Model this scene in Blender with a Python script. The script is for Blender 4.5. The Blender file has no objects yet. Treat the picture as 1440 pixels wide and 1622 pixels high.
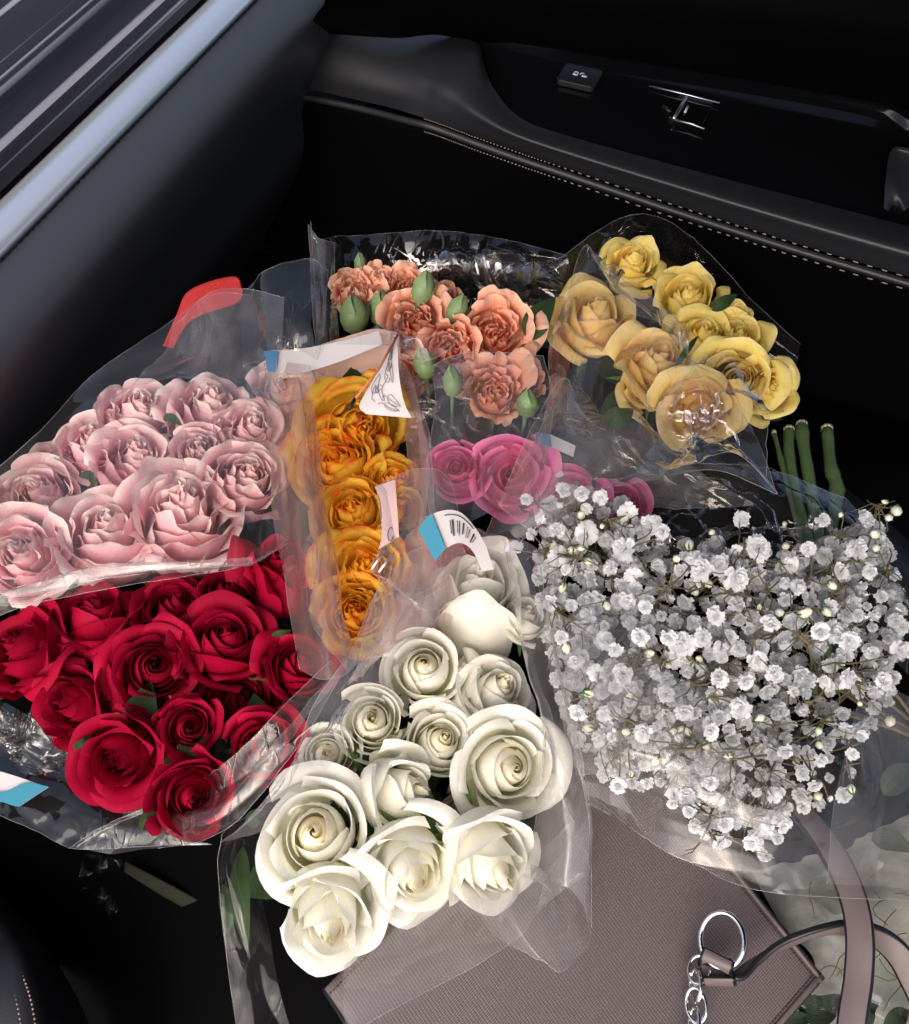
import bpy, math, random
import numpy as np
from mathutils import Vector, Matrix, noise as mnoise

S = bpy.context.scene
COL = S.collection
# ------------------------------------------------------------ camera
W0, H0, F0 = 1440.0, 1622.0, 1544.0
PITCH = math.radians(55)
CAMZ = 0.85
cd = bpy.data.cameras.new("camera")
cam = bpy.data.objects.new("camera", cd); COL.objects.link(cam)
cam.location = (0, 0, CAMZ)
cam.rotation_euler = (math.pi/2 - PITCH, 0, 0)
cd.sensor_fit = 'HORIZONTAL'; cd.sensor_width = 36.0; cd.lens = 36.0*F0/W0
cd.clip_start = 0.02; cd.clip_end = 3000
S.camera = cam
# ------------------------------------------------------------ daylight
SUN_EL, SUN_AZ = math.radians(46), math.radians(200)
wd = bpy.data.worlds.new("World"); S.world = wd; wd.use_nodes = True
nt = wd.node_tree; bg = nt.nodes["Background"]
sky = nt.nodes.new("ShaderNodeTexSky"); sky.sky_type = 'NISHITA'; sky.sun_disc = False
sky.sun_elevation = SUN_EL; sky.sun_rotation = SUN_AZ
sky.air_density = 0.6; sky.dust_density = 6.0; sky.ozone_density = 0.3
nt.links.new(sky.outputs[0], bg.inputs[0]); bg.inputs[1].default_value = 0.15
sl = bpy.data.lights.new("sun", 'SUN'); sl.energy = 1.0; sl.angle = math.radians(70)
sl.color = (1.0, 0.96, 0.90)
sun = bpy.data.objects.new("sun", sl); COL.objects.link(sun)
sdir = Vector((math.sin(SUN_AZ)*math.cos(SUN_EL), math.cos(SUN_AZ)*math.cos(SUN_EL), math.sin(SUN_EL)))
sun.rotation_euler = sdir.to_track_quat('Z', 'Y').to_euler()
sun.location = sdir*3
S.view_settings.view_transform = 'Standard'; S.view_settings.look = 'None'
S.view_settings.exposure = 0.56; S.view_settings.gamma = 1.0
S.cycles.max_bounces = 24; S.cycles.transparent_max_bounces = 24
S.cycles.diffuse_bounces = 6; S.cycles.glossy_bounces = 3; S.cycles.transmission_bounces = 6
S.cycles.caustics_reflective = False; S.cycles.caustics_refractive = False
S.cycles.use_denoising = True

# ------------------------------------------------------------ pixel -> place
FW = Vector((0, math.cos(PITCH), -math.sin(PITCH)))
UP = Vector((0, math.sin(PITCH), math.cos(PITCH)))
RT = Vector((1, 0, 0))
CAM = Vector((0, 0, CAMZ))
def ray(px, py):
    return FW + RT*((px-W0/2)/F0) + UP*((H0/2-py)/F0)
def P(px, py, z):
    r = ray(px, py); return CAM + r*((z-CAMZ)/r.z)
def depth(px, py, z):
    return (z-CAMZ)/ray(px, py).z
def mm(px, py, z, n):          # length of n photo pixels at that place
    return n*depth(px, py, z)/F0

# ------------------------------------------------------------ materials
def mat(name):
    m = bpy.data.materials.new(name); m.use_nodes = True
    return m, m.node_tree.nodes, m.node_tree.links, m.node_tree.nodes["Principled BSDF"]
def N(nodes, t, **kw):
    n = nodes.new(t)
    for k, v in kw.items():
        if k.startswith('i_'): n.inputs[k[2:].replace('_', ' ')].default_value = v
        else: setattr(n, k, v)
    return n
def mixc(nodes, links, fac, a, b):
    m = nodes.new("ShaderNodeMix"); m.data_type = 'RGBA'
    for sock, v in ((m.inputs[0], fac), (m.inputs[6], a), (m.inputs[7], b)):
        if isinstance(v, (int, float)): sock.default_value = v
        elif isinstance(v, tuple): sock.default_value = (*v, 1) if len(v) == 3 else v
        else: links.new(v, sock)
    return m.outputs[2]
def math_(nodes, links, op, a, b=0.0, c=None, clamp=False):
    m = nodes.new("ShaderNodeMath"); m.operation = op; m.use_clamp = clamp
    for i, v in enumerate((a, b, c)):
        if v is None: continue
        if isinstance(v, (int, float)): m.inputs[i].default_value = v
        else: links.new(v, m.inputs[i])
    return m.outputs[0]
def mapr(nodes, links, v, a, b, c=0.0, d=1.0):
    m = nodes.new("ShaderNodeMapRange"); m.interpolation_type = 'SMOOTHSTEP'
    links.new(v, m.inputs[0])
    for i, x in enumerate((a, b, c, d)): m.inputs[i+1].default_value = x
    return m.outputs[0]
def noise_(nodes, links, scale, detail=3, rough=.5, vec=None, dist=0.0):
    n = N(nodes, "ShaderNodeTexNoise"); n.inputs['Scale'].default_value = scale
    n.inputs['Detail'].default_value = detail; n.inputs['Roughness'].default_value = rough
    n.inputs['Distortion'].default_value = dist
    if vec is None:
        tc = nodes.new("ShaderNodeTexCoord"); vec = tc.outputs['Object']
    links.new(vec, n.inputs['Vector'])
    return n.outputs['Fac']
def bump(nodes, links, h, strength, dist, target, nrm=None):
    b = N(nodes, "ShaderNodeBump"); b.inputs['Strength'].default_value = strength
    b.inputs['Distance'].default_value = dist; links.new(h, b.inputs['Height'])
    if nrm is not None: links.new(nrm, b.inputs['Normal'])
    links.new(b.outputs[0], target); return b.outputs[0]

def simple(name, col, rough=.5, metal=0.0, spec=.5, nscale=None, nstr=.3, ndist=.001, var=0.0):
    m, n, l, p = mat(name)
    p.inputs['Base Color'].default_value = (*col, 1); p.inputs['Roughness'].default_value = rough
    p.inputs['Metallic'].default_value = metal; p.inputs['Specular IOR Level'].default_value = spec
    if nscale:
        f = noise_(n, l, nscale, 4)
        bump(n, l, f, nstr, ndist, p.inputs['Normal'])
        if var:
            f2 = noise_(n, l, nscale*.2, 3)
            c = mixc(n, l, f2, tuple(x*(1-var) for x in col), tuple(min(1, x*(1+var)) for x in col))
            l.new(c, p.inputs['Base Color'])
    return m

def petal_mat(name, body, edge, base, inner, e0=.75, e1=1.0, b0=.45, transl=.25, rough=.55, sheen=.0, edge_noise=.25, spec=.25, vein=.35, bruise=.28):
    """pigment: body colour, rim colour at the petal's edge, base colour at its foot, inner colour for the heart"""
    m, n, l, p = mat(name)
    at = N(n, "ShaderNodeAttribute", attribute_name="pet")
    sp = n.new("ShaderNodeSeparateColor"); l.new(at.outputs['Color'], sp.inputs[0])
    v, u, t = sp.outputs[0], sp.outputs[1], sp.outputs[2]
    tc = n.new("ShaderNodeTexCoord")
    nz = noise_(n, l, 60, 3, .6)
    rim = math_(n, l, 'MAXIMUM', v, math_(n, l, 'MULTIPLY', u, .93))
    rim = math_(n, l, 'ADD', rim, math_(n, l, 'MULTIPLY', math_(n, l, 'SUBTRACT', nz, .5), edge_noise))
    c = mixc(n, l, mapr(n, l, t, .0, .55), inner, body)
    c = mixc(n, l, mapr(n, l, v, b0, 0.0), c, base)
    c = mixc(n, l, mapr(n, l, rim, e0, e1), c, edge)
    # bruised, papery spots along the rim
    br = math_(n, l, 'MULTIPLY', mapr(n, l, rim, .86, 1.0), mapr(n, l, noise_(n, l, 95, 3, .6), .56, .70))
    c = mixc(n, l, math_(n, l, 'MULTIPLY', br, bruise), c, (.42, .30, .16))
    # faint mottling
    nz2 = noise_(n, l, 25, 4, .6)
    hs = n.new("ShaderNodeHueSaturation"); l.new(c, hs.inputs['Color'])
    l.new(mapr(n, l, nz2, .25, .75, .86, 1.08), hs.inputs['Value']); c = hs.outputs[0]
    p.inputs['Roughness'].default_value = rough; p.inputs['Specular IOR Level'].default_value = spec
    p.inputs['Sheen Weight'].default_value = sheen
    l.new(c, p.inputs['Base Color'])
    # veins fan along the petal
    cmb = n.new("ShaderNodeCombineXYZ"); l.new(u, cmb.inputs[0]); l.new(v, cmb.inputs[1]); l.new(t, cmb.inputs[2])
    mp = n.new("ShaderNodeMapping"); mp.inputs['Scale'].default_value = (14, 1.6, 30); l.new(cmb.outputs[0], mp.inputs[0])
    vn = noise_(n, l, 1.0, 4, .6, mp.outputs[0])
    nb = math_(n, l, 'ADD', vn, math_(n, l, 'MULTIPLY', noise_(n, l, 140, 3), .4))
    nrm = bump(n, l, nb, vein, .0012, p.inputs['Normal'])
    tr = n.new("ShaderNodeBsdfTranslucent"); l.new(c, tr.inputs[0])
    mx = n.new("ShaderNodeMixShader"); mx.inputs[0].default_value = transl
    l.new(p.outputs[0], mx.inputs[1]); l.new(tr.outputs[0], mx.inputs[2])
    l.new(mx.outputs[0], n["Material Output"].inputs[0])
    return m

def film_mat(name, tint=(.99, .99, .99), haze=.10, hcol=(.8, .8, .82), rough=.06, k=1.0, bscale=16, bstr=.12, hvar=.6):
    m, n, l, p = mat(name); n.remove(p)
    nz = noise_(n, l, bscale, 3, .5, None, 1.2)
    nz3 = noise_(n, l, 7, 3, .6, None, .8)
    cr = []                                   # long thin crease marks at three directions
    for ang, sc_, w_ in ((.5, 17., .016), (1.7, 24., .014), (2.6, 38., .018)):
        tc = n.new("ShaderNodeTexCoord"); mp = n.new("ShaderNodeMapping"); mp.inputs['Rotation'].default_value = (.3, .2, ang); mp.inputs['Scale'].default_value = (1, .28, 1)
        l.new(tc.outputs['Object'], mp.inputs[0])
        q = noise_(n, l, sc_, 2, .45, mp.outputs[0], .4)
        cr.append(mapr(n, l, math_(n, l, 'ABSOLUTE', math_(n, l, 'SUBTRACT', q, .5)), w_, 0.0))
    crs = math_(n, l, 'MAXIMUM', math_(n, l, 'MAXIMUM', cr[0], cr[1]), math_(n, l, 'MULTIPLY', cr[2], .6))
    patch = mapr(n, l, noise_(n, l, 9, 2, .5), .42, .62)
    crs = math_(n, l, 'MULTIPLY', crs, patch)
    b = N(n, "ShaderNodeBump"); b.inputs['Strength'].default_value = bstr*2.2; b.inputs['Distance'].default_value = .004
    l.new(math_(n, l, 'ADD', nz, math_(n, l, 'MULTIPLY', crs, .22)), b.inputs['Height'])
    tp = N(n, "ShaderNodeBsdfTransparent"); tp.inputs[0].default_value = (*tint, 1)
    gl = N(n, "ShaderNodeBsdfGlossy"); gl.inputs['Roughness'].default_value = rough; l.new(b.outputs[0], gl.inputs['Normal'])
    fr = N(n, "ShaderNodeFresnel"); geo = n.new('ShaderNodeNewGeometry'); l.new(math_(n, l, 'ADD', math_(n, l, 'MULTIPLY', geo.outputs['Backfacing'], 1/1.5-1.5), 1.5), fr.inputs[0]); l.new(b.outputs[0], fr.inputs['Normal'])
    fk = math_(n, l, 'MULTIPLY', fr.outputs[0], 1.6*k, clamp=True)
    m1 = n.new("ShaderNodeMixShader"); l.new(fk, m1.inputs[0]); l.new(tp.outputs[0], m1.inputs[1]); l.new(gl.outputs[0], m1.inputs[2])
    df = N(n, "ShaderNodeBsdfDiffuse"); df.inputs[0].default_value = (*hcol, 1); l.new(b.outputs[0], df.inputs['Normal'])
    tl = N(n, "ShaderNodeBsdfTranslucent"); tl.inputs[0].default_value = (*hcol, 1)
    m2 = n.new("ShaderNodeMixShader"); m2.inputs[0].default_value = .45; l.new(df.outputs[0], m2.inputs[1]); l.new(tl.outputs[0], m2.inputs[2])
    hz = math_(n, l, 'ADD', mapr(n, l, nz3, .3, .7, haze*(1-hvar), haze*(1+hvar)), math_(n, l, 'MULTIPLY', crs, .03+.55*haze))
    m3 = n.new("ShaderNodeMixShader"); l.new(hz, m3.inputs[0]); l.new(m1.outputs[0], m3.inputs[1]); l.new(m2.outputs[0], m3.inputs[2])
    l.new(m3.outputs[0], n["Material Output"].inputs[0])
    return m

# ------------------------------------------------------------ objects
def thing(name, label, cat, loc=(0, 0, 0), group=None):
    o = bpy.data.objects.new(name, None); COL.objects.link(o); o.location = loc
    o.empty_display_size = .02
    tag(o, label, cat, group); return o
def tag(o, label=None, cat=None, group=None, kind=None):
    if label: o['label'] = label
    if cat: o['category'] = cat
    if group: o['group'] = group
    if kind: o['kind'] = kind
    return o
def link(name, me, parent=None, world=True):
    o = bpy.data.objects.new(name, me); COL.objects.link(o)
    if parent:
        o.parent = parent
        if world:
            top = parent; mw = Matrix.Translation(parent.location) if not parent.parent else Matrix.Translation(parent.location + parent.parent.location)
            o.matrix_parent_inverse = mw.inverted()
    return o
def newmesh(name, verts, faces, mats, smooth=True, pet=None, midx=None):
    me = bpy.data.meshes.new(name)
    verts = np.asarray(verts, dtype=np.float32).reshape(-1, 3)
    me.from_pydata(verts.tolist(), [], [tuple(int(i) for i in f) for f in faces])
    for m in (mats if isinstance(mats, (list, tuple)) else [mats]): me.materials.append(m)
    if smooth: me.polygons.foreach_set('use_smooth', [True]*len(me.polygons))
    if midx is not None: me.polygons.foreach_set('material_index', midx)
    if pet is not None:
        a = me.attributes.new("pet", 'FLOAT_COLOR', 'POINT')
        a.data.foreach_set('color', np.asarray(pet, dtype=np.float32).ravel())
    me.update()
    return me
_gridcache = {}
def gridfaces(nu, nv, off=0):
    k = (nu, nv)
    if k not in _gridcache:
        _gridcache[k] = [(j*nu+i, j*nu+i+1, (j+1)*nu+i+1, (j+1)*nu+i) for j in range(nv-1) for i in range(nu-1)]
    f = _gridcache[k]
    return [tuple(x+off for x in q) for q in f] if off else f

class MB:
    """gathers verts and faces of one mesh"""
    def __init__(s): s.v = []; s.f = []; s.m = []
    def add(s, v, f, mi=0):
        o = len(s.v); s.v += [tuple(x) for x in v]; s.f += [tuple(i+o for i in q) for q in f]; s.m += [mi]*len(f)
    def tube(s, pts, r, n=6, mi=0, cap=True):
        pts = [Vector(p) for p in pts]; rs = r if isinstance(r, (list, tuple)) else [r]*len(pts)
        o = len(s.v); prev = None
        for i, p in enumerate(pts):
            t = (pts[min(i+1, len(pts)-1)] - pts[max(i-1, 0)])
            if t.length < 1e-9: t = Vector((0, 0, 1))
            t.normalize()
            if prev is None: a = t.orthogonal().normalized()
            else:
                a = prev - t*prev.dot(t)
                a = a.normalized() if a.length > 1e-6 else t.orthogonal().normalized()
            prev = a; b = t.cross(a)
            for k in range(n):
                an = 2*math.pi*k/n; s.v.append(tuple(p + (a*math.cos(an) + b*math.sin(an))*rs[i]))
        for i in range(len(pts)-1):
            for k in range(n):
                s.f.append((o+i*n+k, o+i*n+(k+1) % n, o+(i+1)*n+(k+1) % n, o+(i+1)*n+k)); s.m.append(mi)
        if cap:
            s.f.append(tuple(o+k for k in range(n))[::-1]); s.m.append(mi)
            e = o+(len(pts)-1)*n; s.f.append(tuple(e+k for k in range(n))); s.m.append(mi)
    def ribbon(s, pts, wdir, w, th, mi=0, edge=1, closed=False):
        """flat strap: pts along, wdir per point (unit), width, thickness; edges get their own material"""
        pts = [Vector(p) for p in pts]; n = len(pts); o = len(s.v)
        for i, p in enumerate(pts):
            t = (pts[min(i+1, n-1)] - pts[max(i-1, 0)]).normalized()
            wd_ = Vector(wdir[i]); wd_ = (wd_ - t*wd_.dot(t)).normalized(); nn = t.cross(wd_)
            for a, b in ((-.5, -.35), (-.42, -.5), (.42, -.5), (.5, -.35), (.5, .35), (.42, .5), (-.42, .5), (-.5, .35)):
                s.v.append(tuple(p + wd_*(a*w) + nn*(b*th)))
        for i in range(n-1):
            for k in range(8):
                k2 = (k+1) % 8
                s.f.append((o+i*8+k, o+i*8+k2, o+(i+1)*8+k2, o+(i+1)*8+k))
                s.m.append(edge if k in (3, 7, 2, 4, 6, 0) and k not in (1, 5) else mi)
        s.f.append(tuple(o+k for k in range(8))[::-1]); s.m.append(edge)
        s.f.append(tuple(o+(n-1)*8+k for k in range(8))); s.m.append(edge)
    def box(s, c, ax, ay, az, mi=0):
        c, ax, ay, az = map(Vector, (c, ax, ay, az)); o = len(s.v)
        for i in (-1, 1):
            for j in (-1, 1):
                for k in (-1, 1): s.v.append(tuple(c + ax*i + ay*j + az*k))
        for q in ((0, 1, 3, 2), (4, 6, 7, 5), (0, 4, 5, 1), (2, 3, 7, 6), (0, 2, 6, 4), (1, 5, 7, 3)):
            s.f.append(tuple(o+i for i in q)); s.m.append(mi)
    def build(s, name, mats, parent=None, smooth=True):
        me = newmesh(name, s.v, s.f, mats, smooth, midx=s.m)
        return link(name, me, parent)

def spline(pts, n):
    """Catmull-Rom through points (any dimension), n samples"""
    p = np.array(pts, dtype=float); m = len(p)
    if m == 1: return np.repeat(p, n, 0)
    q = np.vstack([2*p[0]-p[1], p, 2*p[-1]-p[-2]])
    out = []
    for s in np.linspace(0, m-1, n):
        i = min(int(s), m-2); f = s-i
        a, b, c, d = q[i], q[i+1], q[i+2], q[i+3]
        out.append(.5*((2*b) + (-a+c)*f + (2*a-5*b+4*c-d)*f*f + (-a+3*b-3*c+d)*f**3))
    return np.array(out)
def loft(rows, nu, nv):
    """rows of (px,py,z) -> grid of world points nv x nu"""
    R = np.array([spline(r, nu) for r in rows])
    G = np.array([spline(R[:, i], nv) for i in range(nu)])      # nu x nv x 3
    G = np.transpose(G, (1, 0, 2))
    sh = G.shape
    return np.array([P(*g) for g in G.reshape(-1, 3)]).reshape(sh)
def gridnormals(G):
    du = np.gradient(G, axis=1); dv = np.gradient(G, axis=0)
    n = np.cross(du, dv); ln = np.linalg.norm(n, axis=2, keepdims=True); ln[ln < 1e-12] = 1
    return n/ln
def crumple(G, amp, scale, seed=0, ridged=True, aniso=None):
    Nn = gridnormals(G); out = G.copy(); nv, nu = G.shape[:2]
    for j in range(nv):
        for i in range(nu):
            q = Vector(G[j, i])*scale
            if aniso is not None:
                a = Vector(aniso); q = q - a*(q.dot(a)*.75)
            q += Vector((seed*3.7, seed*1.3, seed*7.1))
            h = mnoise.noise(q)
            if ridged:
                h2 = mnoise.noise(q*1.9 + Vector((5, 1, 2))); h3 = mnoise.noise(q*4.1 + Vector((1, 9, 4)))
                h = (1-abs(h)*2.2)*.6 + (1-abs(h2)*2.2)*.35 + (1-abs(h3)*2.2)*.12 - .5
            out[j, i] = G[j, i] + Nn[j, i]*h*amp
    return out
def folds(G, n, a, seed):
    """straight creases across the sheet: between them it stays flat"""
    if not n: return G
    rng = np.random.default_rng(seed*7+3); nv, nu = G.shape[:2]
    U, V_ = np.meshgrid(np.linspace(0, 1, nu), np.linspace(0, 1, nv)); h = np.zeros_like(U)
    for k in range(n):
        th = rng.uniform(0, math.pi); c = rng.uniform(.1, .9)*math.cos(th)+rng.uniform(.1, .9)*math.sin(th)
        d = U*math.cos(th)+V_*math.sin(th)-c; d2 = d+.12*np.sin(3*(U*math.sin(th)-V_*math.cos(th))+k)
        h += rng.normal(0, a)*np.abs(d2)
    h -= h[0, 0]*(1-U)*(1-V_)+h[0, -1]*U*(1-V_)+h[-1, 0]*(1-U)*V_+h[-1, -1]*U*V_
    return G + gridnormals(G)*h[..., None]
# ------------------------------------------------------------ flowers
def smooth01(x): x = np.clip(x, 0, 1); return x*x*(3-2*x)
NU, NV = 13, 15
VV = 1-(1-np.linspace(0, 1, NV))**1.25
def petal_grid(rng, Ri, zw, wall, theta, half, phi_end, roll, tip, ruf, rfreq, spiral, R, notch=0.0, lean=0.0, lip=0.0):
    """one petal: a bowl up to its waist, then a wall of the given length whose slope runs from upright to phi_end"""
    u = np.linspace(-1, 1, NU)[None, :]; v = VV[:, None]
    vb = .38
    a = np.clip(v/vb, 0, 1)*math.pi/2
    r = Ri*np.sin(a)*np.ones_like(u); z = zw*(1-np.cos(a))*np.ones_like(u)
    s = np.clip((v-vb)/(1-vb), 0, 1)
    lenu = 1 - .30*np.abs(u)**2.6 + tip*np.exp(-(u/.28)**2) - notch*np.exp(-(u/.2)**2)
    ph1, ph2 = rng.uniform(0, 6.28, 2)
    wav = np.sin(rfreq*u*2.2+ph1) + .6*np.sin(rfreq*u*4.7+ph2)
    lenu = lenu*(1 + ruf*.10*wav)
    ds = np.diff(s[:, 0], prepend=0)[:, None]*wall
    phi = math.radians(93) + (phi_end-math.radians(93))*smooth01((s-.25)/.75)**1.1 - roll*np.abs(u)**3*smooth01((s-.2)/.8)
    phi = phi - lip*smooth01((s-.80)/.2)
    phi = phi + ruf*.55*smooth01((s-.45)/.55)*wav
    act = (v > vb)
    dr = np.cos(phi)*ds*lenu*act; dz = np.sin(phi)*ds*lenu*act
    r = r + np.cumsum(dr, 0); z = z + np.cumsum(dz, 0)
    r = r + spiral*u*R*smooth01(v/.5) 
    r = np.maximum(r, .004*R)
    hw = half*Ri*(.35+.65*smooth01(v/.5))
    ang = theta + u*hw/np.maximum(r, .75*Ri+.02*R)
    x = r*np.cos(ang); y = r*np.sin(ang)
    z = z + lean*np.sin(ang)
    n1 = ruf*.035*R*smooth01((v-.4)/.6)*np.sin(3.1*u+ph2)
    x = x + n1*np.cos(ang); y = y + n1*np.sin(ang)
    return np.stack([x, y, z], -1)

ROSE = {
 # count, height, inner ruffle, outer ruffle, outer flare(deg), tip, roll, waist
 'white':  dict(close=1.0, size=1.15, dome=.46, n=20, h=1.30, r0=.03, r1=.30, flare=-40, tip=.09, roll=.95, rf=1.1, half0=1.75, half1=1.05),
 'red':    dict(close=0.75, n=26, h=1.15, r0=.07, r1=.32, flare=-25, tip=.10, roll=1.1, rf=1.3, half0=1.6, half1=1.0),
 'pink':   dict(close=.5, size=1.24, n=28, h=1.42, r0=.26, r1=.42, flare=5, tip=.03, roll=.6, rf=1.9, half0=1.35, half1=.95),
 'orange': dict(close=.5, size=1.24, n=24, h=1.15, r0=.40, r1=.55, flare=0, tip=.03, roll=.6, rf=1.9, half0=1.35, half1=.95),
 'yellow': dict(close=0.6, n=22, h=1.20, r0=.16, r1=.28, flare=-45, tip=.14, roll=.95, rf=1.4, half0=1.5, half1=.85),
 'coral':  dict(close=.2, size=1.1, n=30, h=1.05, r0=.50, r1=.55, flare=0, tip=-.02, roll=.25, rf=2.6, half0=1.0, half1=.75, lip=.4),
 'hot':    dict(close=.30, size=1.1, n=14, h=1.0, r0=.20, r1=.55, flare=-20, tip=.02, roll=.6, rf=1.3, half0=1.4, half1=1.15, lip=.3),
}
def build_flower(kind, name, label, cat, group, px, py, rpx, ax, ay, z, op, seed, mats, hscale=1.0, n=None, stem_len=.07, squash=None, stem=True, over=None):
    """a bloom whose face is seen at (px,py); axis leans (ax right, ay up) in the picture, op 0 bud .. 1 open"""
    if kind in ('pink', 'red', 'yellow') and ay > .2: ay = min(.86, ay*1.22)
    pr = dict(ROSE[kind], **(over or {})); rng = np.random.default_rng(seed)
    face = P(px, py, z); dpt = depth(px, py, z)
    Rv = rpx*dpt/F0
    toward = (CAM-face).normalized()
    right = RT; upv = toward.cross(right).normalized(); right = upv.cross(toward).normalized()
    az = math.sqrt(max(.03, 1-ax*ax-ay*ay))
    axis = (right*ax + upv*ay + toward*az).normalized()
    flare = math.radians(80 + (pr['flare']-80)*op)
    R = Rv*pr.get('size', 1.08)/(.96+.12*op); H = R*pr['h']*hscale
    X = axis.orthogonal().normalized(); Y = axis.cross(X)
    if squash:      # long axis of the bloom in the picture
        sd = (right*squash[0]+upv*squash[1]); X = (sd-axis*sd.dot(axis)).normalized(); Y = axis.cross(X)
    Bm = np.array([X, Y, axis])        # rows
    root = face - axis*(H*.88)
    o = thing(name, label, cat, root, group)
    n = n or pr['n']; th = rng.uniform(0, 6.28)
    for i in range(n):
        t = i/(n-1)
        cl = pr.get('close', 0.0); k1 = .58
        if cl: Ri = R*(.045+.46*(t/k1)**.9) if t < k1 else R*(.505+.38*((t-k1)/(1-k1)))
        else: Ri = R*(.05+.86*t**.80)
        th += 2.3999 + rng.normal(0, .18)
        zw = H*(.40-.20*t)
        top = H*(1.0 - pr.get('dome', .38)*t - .10*t*t*op) if cl else H*(.90 + .10*math.sin(min(1, t*1.8)*math.pi) - .04*t)
        if kind in ('coral',): top = H*(.95+.06*rng.normal())
        wall = (top-zw)*(1.0+.62*op*t**3)*(1+rng.normal(0, .05))
        ct = max(0.0, 1-max(0, (t-.30))/.40)          # how far the rim closes over the heart
        if t < .25: pe = math.radians(102-30*t*4*.5)
        else:
            k = ((t-.25)/.75)
            pe = math.radians(84) + (flare-math.radians(84))*k**1.5
        lip = 0.0
        if cl:
            kk = max(0, (t-.58)/.42)
            dd = min(.60*Ri, .19*R)*cl*ct
            pe = math.radians(91) + (flare-math.radians(91))*kk**1.3 + math.asin(min(.75, dd/(.42*wall)))
            lip = pr.get('lip', .34)*min(1, t*5)*(1-.6*t)
        pe += rng.normal(0, .05+.30*t*t)
        if t > .55: wall *= rng.uniform(.86, 1.16)
        half = pr['half0']*(1-t)+pr['half1']*t
        ruf = pr['r0']*(1-t)+pr['r1']*t
        g = petal_grid(rng, Ri, zw, wall, th, half, pe, pr['roll']*t*t*(.45+.75*op)*rng.uniform(.6, 1.4), pr['tip']*t*rng.uniform(.3, 2.0), ruf*rng.uniform(.5, 1.6), pr['rf'], (.022+.07*t) if kind != 'coral' else .05, R, lip=lip, lean=rng.normal(0, .02+.04*t)*R, notch=.0)
        if squash: g[..., 0] *= squash[2]; g[..., 1] /= squash[2]**.6
        g = g @ Bm + np.array(root)
        pet = np.zeros((NV, NU, 4)); pet[..., 0] = VV[:, None]; pet[..., 1] = np.abs(np.linspace(-1, 1, NU))[None, :]
        pet[..., 2] = t; pet[..., 3] = 1
        link('petal', newmesh('petal', g.reshape(-1, 3), gridfaces(NU, NV), mats[0], pet=pet), o)
    if stem and kind != 'coral':
        for k in range(3):
            an = rng.uniform(0, 6.28); od = X*math.cos(an)+Y*math.sin(an); ln = R*rng.uniform(1.0, 1.5)
            b0 = root-axis*(.008+.010*k); v = []; A = []; sd = axis.cross(od); wl = ln*.30
            for i in range(10):
                q = i/9; c = b0+od*(ln*(.15+q))+axis*(ln*(.30*q-.45*q*q))
                ww = wl*math.sin(math.pi*min(1, q**.85+.02))**.85*(1+.07*(i % 2))
                for d_ in (-1, -.5, 0, .5, 1):
                    v.append(tuple(c+sd*d_*ww+axis*(abs(d_)*ww*.35))); A.append((q, abs(d_), .5, 1))
            link('leaf', newmesh('leaf', v, gridfaces(5, 10), M_LEAF, pet=A), o)
    # calyx: five sepals hugging the foot
    if stem:
        mb = MB()
        for k in range(5):
            a0 = k*1.2566+rng.uniform(-.2, .2); ro = []
            out = rng.uniform(.3, 1.1)
            for s_ in range(6):
                s1 = s_/5
                rr = R*(.10+.90*s1); zz = H*(-.05+.12*s1**2 - out*.28*s1**3)
                wv = R*.16*(1-s1)**.8+.0004
                for q in (-1, 0, 1):
                    aa = a0 + q*wv/max(rr, .01*R)*.8
                    ro.append((rr*math.cos(aa)*1.04, rr*math.sin(aa)*1.04, zz))
            mb.add(np.array(ro) @ Bm + np.array(root), gridfaces(3, 6))
        mb.build('calyx', mats[1], o)
        st = MB(); d2 = (-axis*.8 + Vector((0, .5, -.55))*.6).normalized()
        pts = [root+axis*(.03*H), root-axis*.02, root-axis*.035+d2*.02, root-axis*.04+d2*stem_len]
        pts = [Vector(q) for q in spline([tuple(q) for q in pts], 9)]
        st.tube(pts, [R*.13]*2+[.0028]*7, 7); st.build('stem', mats[1], o)
    return o
M_GREEN = simple("leaf_green", (.075, .16, .04), .5, nscale=80, nstr=.3, var=.35)
M_WHITE = petal_mat("white_petal", (.95, .94, .86), (.96, .955, .91), (.84, .86, .56), (.92, .82, .48), .82, 1.06, .5, transl=.32)
M_RED = petal_mat("red_petal", (.40, .003, .032), (.34, .005, .04), (.22, .003, .012), (.21, .002, .012), .85, 1.1, .4, transl=.2, spec=.10, rough=.6, bruise=0.0)
M_PINK = petal_mat("pink_petal", (.93, .55, .60), (.94, .83, .77), (.72, .70, .50), (.92, .48, .51), .80, 1.04, .35, transl=.25)
M_ORANGE = petal_mat("orange_petal", (1.0, .74, .09), (.92, .16, .03), (1.0, .78, .09), (1.0, .70, .07), .88, 1.06, .4, transl=.52, edge_noise=.50, bruise=.1)
M_YELLOW = petal_mat("yellow_petal", (.98, .80, .22), (.98, .85, .40), (.94, .78, .22), (.98, .80, .20), .8, 1.1, .4, transl=.25)
M_PEACH = petal_mat("peach_petal", (.98, .74, .26), (.98, .80, .40), (.95, .76, .24), (.98, .72, .22), .8, 1.1, .4, transl=.25)
M_CORAL = petal_mat("coral_petal", (.94, .46, .30), (.95, .62, .46), (.92, .66, .46), (.93, .36, .21), .75, 1.05, .5, transl=.28)
M_HOT = petal_mat("hot_pink_petal", (.90, .18, .46), (.92, .32, .56), (.80, .18, .38), (.80, .04, .24), .8, 1.1, .4, transl=.25)
M_LEAF = petal_mat("leaf", (.045, .085, .03), (.07, .12, .05), (.06, .10, .04), (.045, .085, .03), .9, 1.1, .2, transl=.2, vein=.8)
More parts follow.
